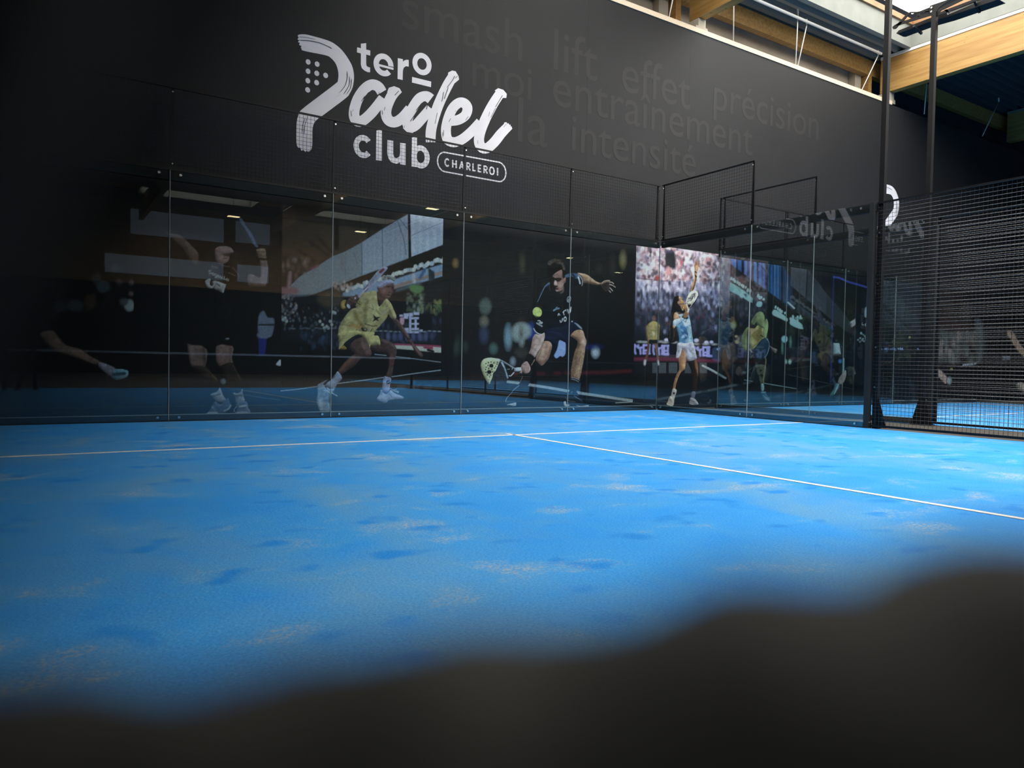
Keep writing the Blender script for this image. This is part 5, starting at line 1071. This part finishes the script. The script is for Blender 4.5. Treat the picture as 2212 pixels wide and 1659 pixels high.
Fp.poly('700,390 732,336 757,420 745,530 718,640 690,620 680,540 690,460', '#838a52'); Fp.poly('360,610 415,490 470,462 446,600 436,800 382,784 352,692', '#6d703c'); Fp.line('405,520 400,760', 14, '#4f5230', 4, clip=True); Fp.poly('440,520 480,500 480,640 440,780', '#3a2e26', 2)
Fp.poly('490,420 540,400 582,450 545,480 480,470', '#15171a', 1.5)
Fp.new('printed_cap', 'printed_player'); Fp.poly('498,385 560,280 612,234 662,235 697,290 702,390 692,480 600,425 570,395 535,430', '#777e48'); Fp.line('560,300 540,390', 40, '#4c5238', 6, clip=True); Fp.line('640,380 625,340', 8, '#4c5238', 2, clip=True)
Fp.part('printed_player'); Fp.poly('470,930 560,880 700,920 730,960 690,1010 640,1320 655,1320 560,1330 520,1240 540,1040 490,960', '#0f1417', 3); Fp.line('560,1040 530,1240', 16, '#26302e', 5); Fp.line('760,1040 740,1200 700,1270', 24, '#272a24', 6); Fp.line('716,920 722,980 702,1120 682,1300', 14, '#79654a', 1.6); Fp.line('640,1040 660,1150', 30, '#202622', 6)
Fp.new('printed_sock', 'printed_player'); Fp.poly('650,1312 690,1318 692,1400 655,1412', '#7d9292')
Fp.new('printed_shoe', 'printed_player'); Fp.poly('640,1430 700,1425 735,1470 785,1560 740,1566 680,1520', '#33505e'); Fp.line('650,1440 720,1430', 10, '#7d98a4', 1.2); Fp.line('680,1480 760,1550', 14, '#5c7884', 2, clip=True)
Fp.new('printed_hand', 'printed_player'); Fp.poly('770,735 820,765 880,785 885,820 860,850 830,820 790,770', '#6a5850'); Fp.line('850,790 880,800', 8, '#b49c90'); Fp.line('480,790 515,835', 14, '#a08674', 1.2); Fp.line('500,915 520,885', 12, '#8a7464', 1.2)
Fp.new('printed_racket'); Fp.poly('520,800 560,765 642,660 712,620 757,650 777,742 750,852 702,922 620,942 568,902', '#172b3a'); Fp.line('735,630 772,690 776,750 750,852 715,910', 16, '#6a8a90', 1.2, clip=True); Fp.line('600,760 690,670', 40, '#223c4e', 6, clip=True); Fp.ell(625, 870, 50, 44, '#2c4a5c', 5, .8, clip=True)
Fp.part(); Fp.grain(.12)
Fp.build('print of a bent player in yellow with a dark racket below blue striped stands', {'printed_player': 'bent player in yellow in the print'})

Gp = Print(5.63, 7.35, .010, '#121518', gain=2.1); Gp.c = 'r1'
Gp.vgrad([(0, '#0a141c'), (.5, '#0b1014'), (1, '#0c1114'), (3, '#14171a')])
Gp.blobs(50, (490, 330, 860, 900), 50, ['#171c14', '#20241a', '#12181a', '#1c1f18'], 6, .7)
Gp.line('492,185 480,600 460,1290', 10, '#2a2e6c', 3); Gp.line('490,188 560,200 640,236 760,270 860,302', 14, '#3f4aa0', 3)
Gp.new('printed_board'); Gp.poly('488,885 550,885 568,1000 492,1010', '#93a6a6', 1.5, 0); Gp.part()
Gp.ell(560, 1075, 18, 20, '#33639c', 3); Gp.line('596,1050 594,1180', 16, '#83a6ae', 2); Gp.ell(690, 1230, 55, 70, '#3a2f22', 8, .7); Gp.line('500,1005 600,1020', 18, '#3a2a22', 3)
Gp.new('printed_player'); Gp.poly('700,560 760,480 860,470 870,1300 640,1240 640,900 690,740', '#15191f', 5); Gp.poly('665,665 700,640 716,625 720,650 718,690 680,715 672,690', '#a79594', 1.2); Gp.poly('820,530 840,500 860,520 860,605 820,608', '#8f9da0', 1.5)
Gp.line('795,670 792,690 810,692', 7, '#93a0a0', 1); Gp.ell(832, 690, 10, 14, '#93a0a0', 1, ring=6); Gp.line('845,680 845,715', 6, '#93a0a0', 1); Gp.ell(782, 780, 12, 14, '#7b8a8a', 1.2); Gp.line('795,790 820,810 832,850', 14, '#6d7a70', 1.5)
for x, y in ((750, 850), (772, 832), (790, 855), (812, 865), (770, 870), (800, 840)): Gp.ell(x, y, 10, 9, '#8d9c9c', 1, ring=5)
Gp.poly('612,1170 625,1210 605,1285 565,1320 538,1300 552,1250', '#8d7a70', 1.2)
Gp.new('printed_shoe', 'printed_player'); Gp.poly('518,1312 548,1318 540,1360 500,1425 456,1432 490,1370', '#3f6c70', 1.2); Gp.line('540,1320 500,1420', 8, '#84a8a4', 1, clip=True)
Gp.part(); Gp.grain(.12); Gp.build('dark print with a lit blue frame and a player in a dark shirt', {'printed_player': 'player in a dark shirt in the print'})

Hp = Print(7.35, 9.9, .014, '#171d20', gain=1.7); Hp.c = 'r2'
Hp.vgrad([(0, '#0a141c'), (.5, '#0b0f12'), (1.2, '#0d1214'), (2, '#1a2022'), (3, '#242a2c')])
for x in (120, 180, 250, 330, 400, 480, 560): Hp.line([(x, 180), (x+5, 640)], 40, '#252e31', 6, a=.7)
Hp.new('printed_ball'); Hp.ell(87, 880, 20, 22, '#a9bc4c', 1.2); Hp.part(); Hp.ell(414, 825, 8, 12, '#7d8448', 2)
for x in (100, 118, 155, 172, 188, 222, 240, 262, 300, 320, 340, 505, 545): Hp.line([(x-5, rnd.uniform(935, 945)), (x+4, rnd.uniform(948, 962))], 11, '#6a84b0', 1.5, a=.8)
Hp.grain(.12); Hp.build('dark print with a yellow ball beside the black mast, seen through the fence', {'printed_ball': 'yellow ball in the print'})

Ip = Print(9.9, 15.2, .016, '#101214', gain=1.4); Ip.c = 'r2'
Ip.vgrad([(0, '#0a1016'), (.5, '#0a0c0e'), (1.5, '#0e1012'), (3, '#101113')])
Ip.blobs(90, (690, 350, 1020, 1000), 50, ['#2a1d1d', '#332622', '#1c1716', '#2c2a26'], 6, .7); Ip.blobs(60, (690, 800, 1100, 1080), 30, ['#5a544a', '#3c4a46', '#2a2a28', '#6d6a64', '#4a5a58'], 4, .7, 1.8)
Ip.poly('1110,640 1180,680 1200,900 1170,1060 1120,1080 1120,900', '#38484c', 8); Ip.line('720,1190 800,1280', 60, '#8a7d70', 3); Ip.ell(835, 1280, 22, 40, '#6a8a88', 3); Ip.line('980,1115 1110,1100', 14, '#8fa0b0', 3); Ip.ell(855, 1158, 12, 12, '#8d9440', 2)
Ip.new('printed_player'); Ip.line('1470,780 1500,820 1560,920 1640,1010', 62, '#a3937c', 2); Ip.poly('1540,1320 1600,1300 1660,1380 1640,1410 1560,1370', '#a0a8a4', 2); Ip.poly('1390,1020 1470,1020 1475,1060 1395,1070', '#55687a', 2, 0); Ip.part()
Ip.grain(.12); Ip.build('dark print with a pale outstretched arm, at the right edge behind the fence', {'printed_player': 'pale arm and shoe of a player in the print'})
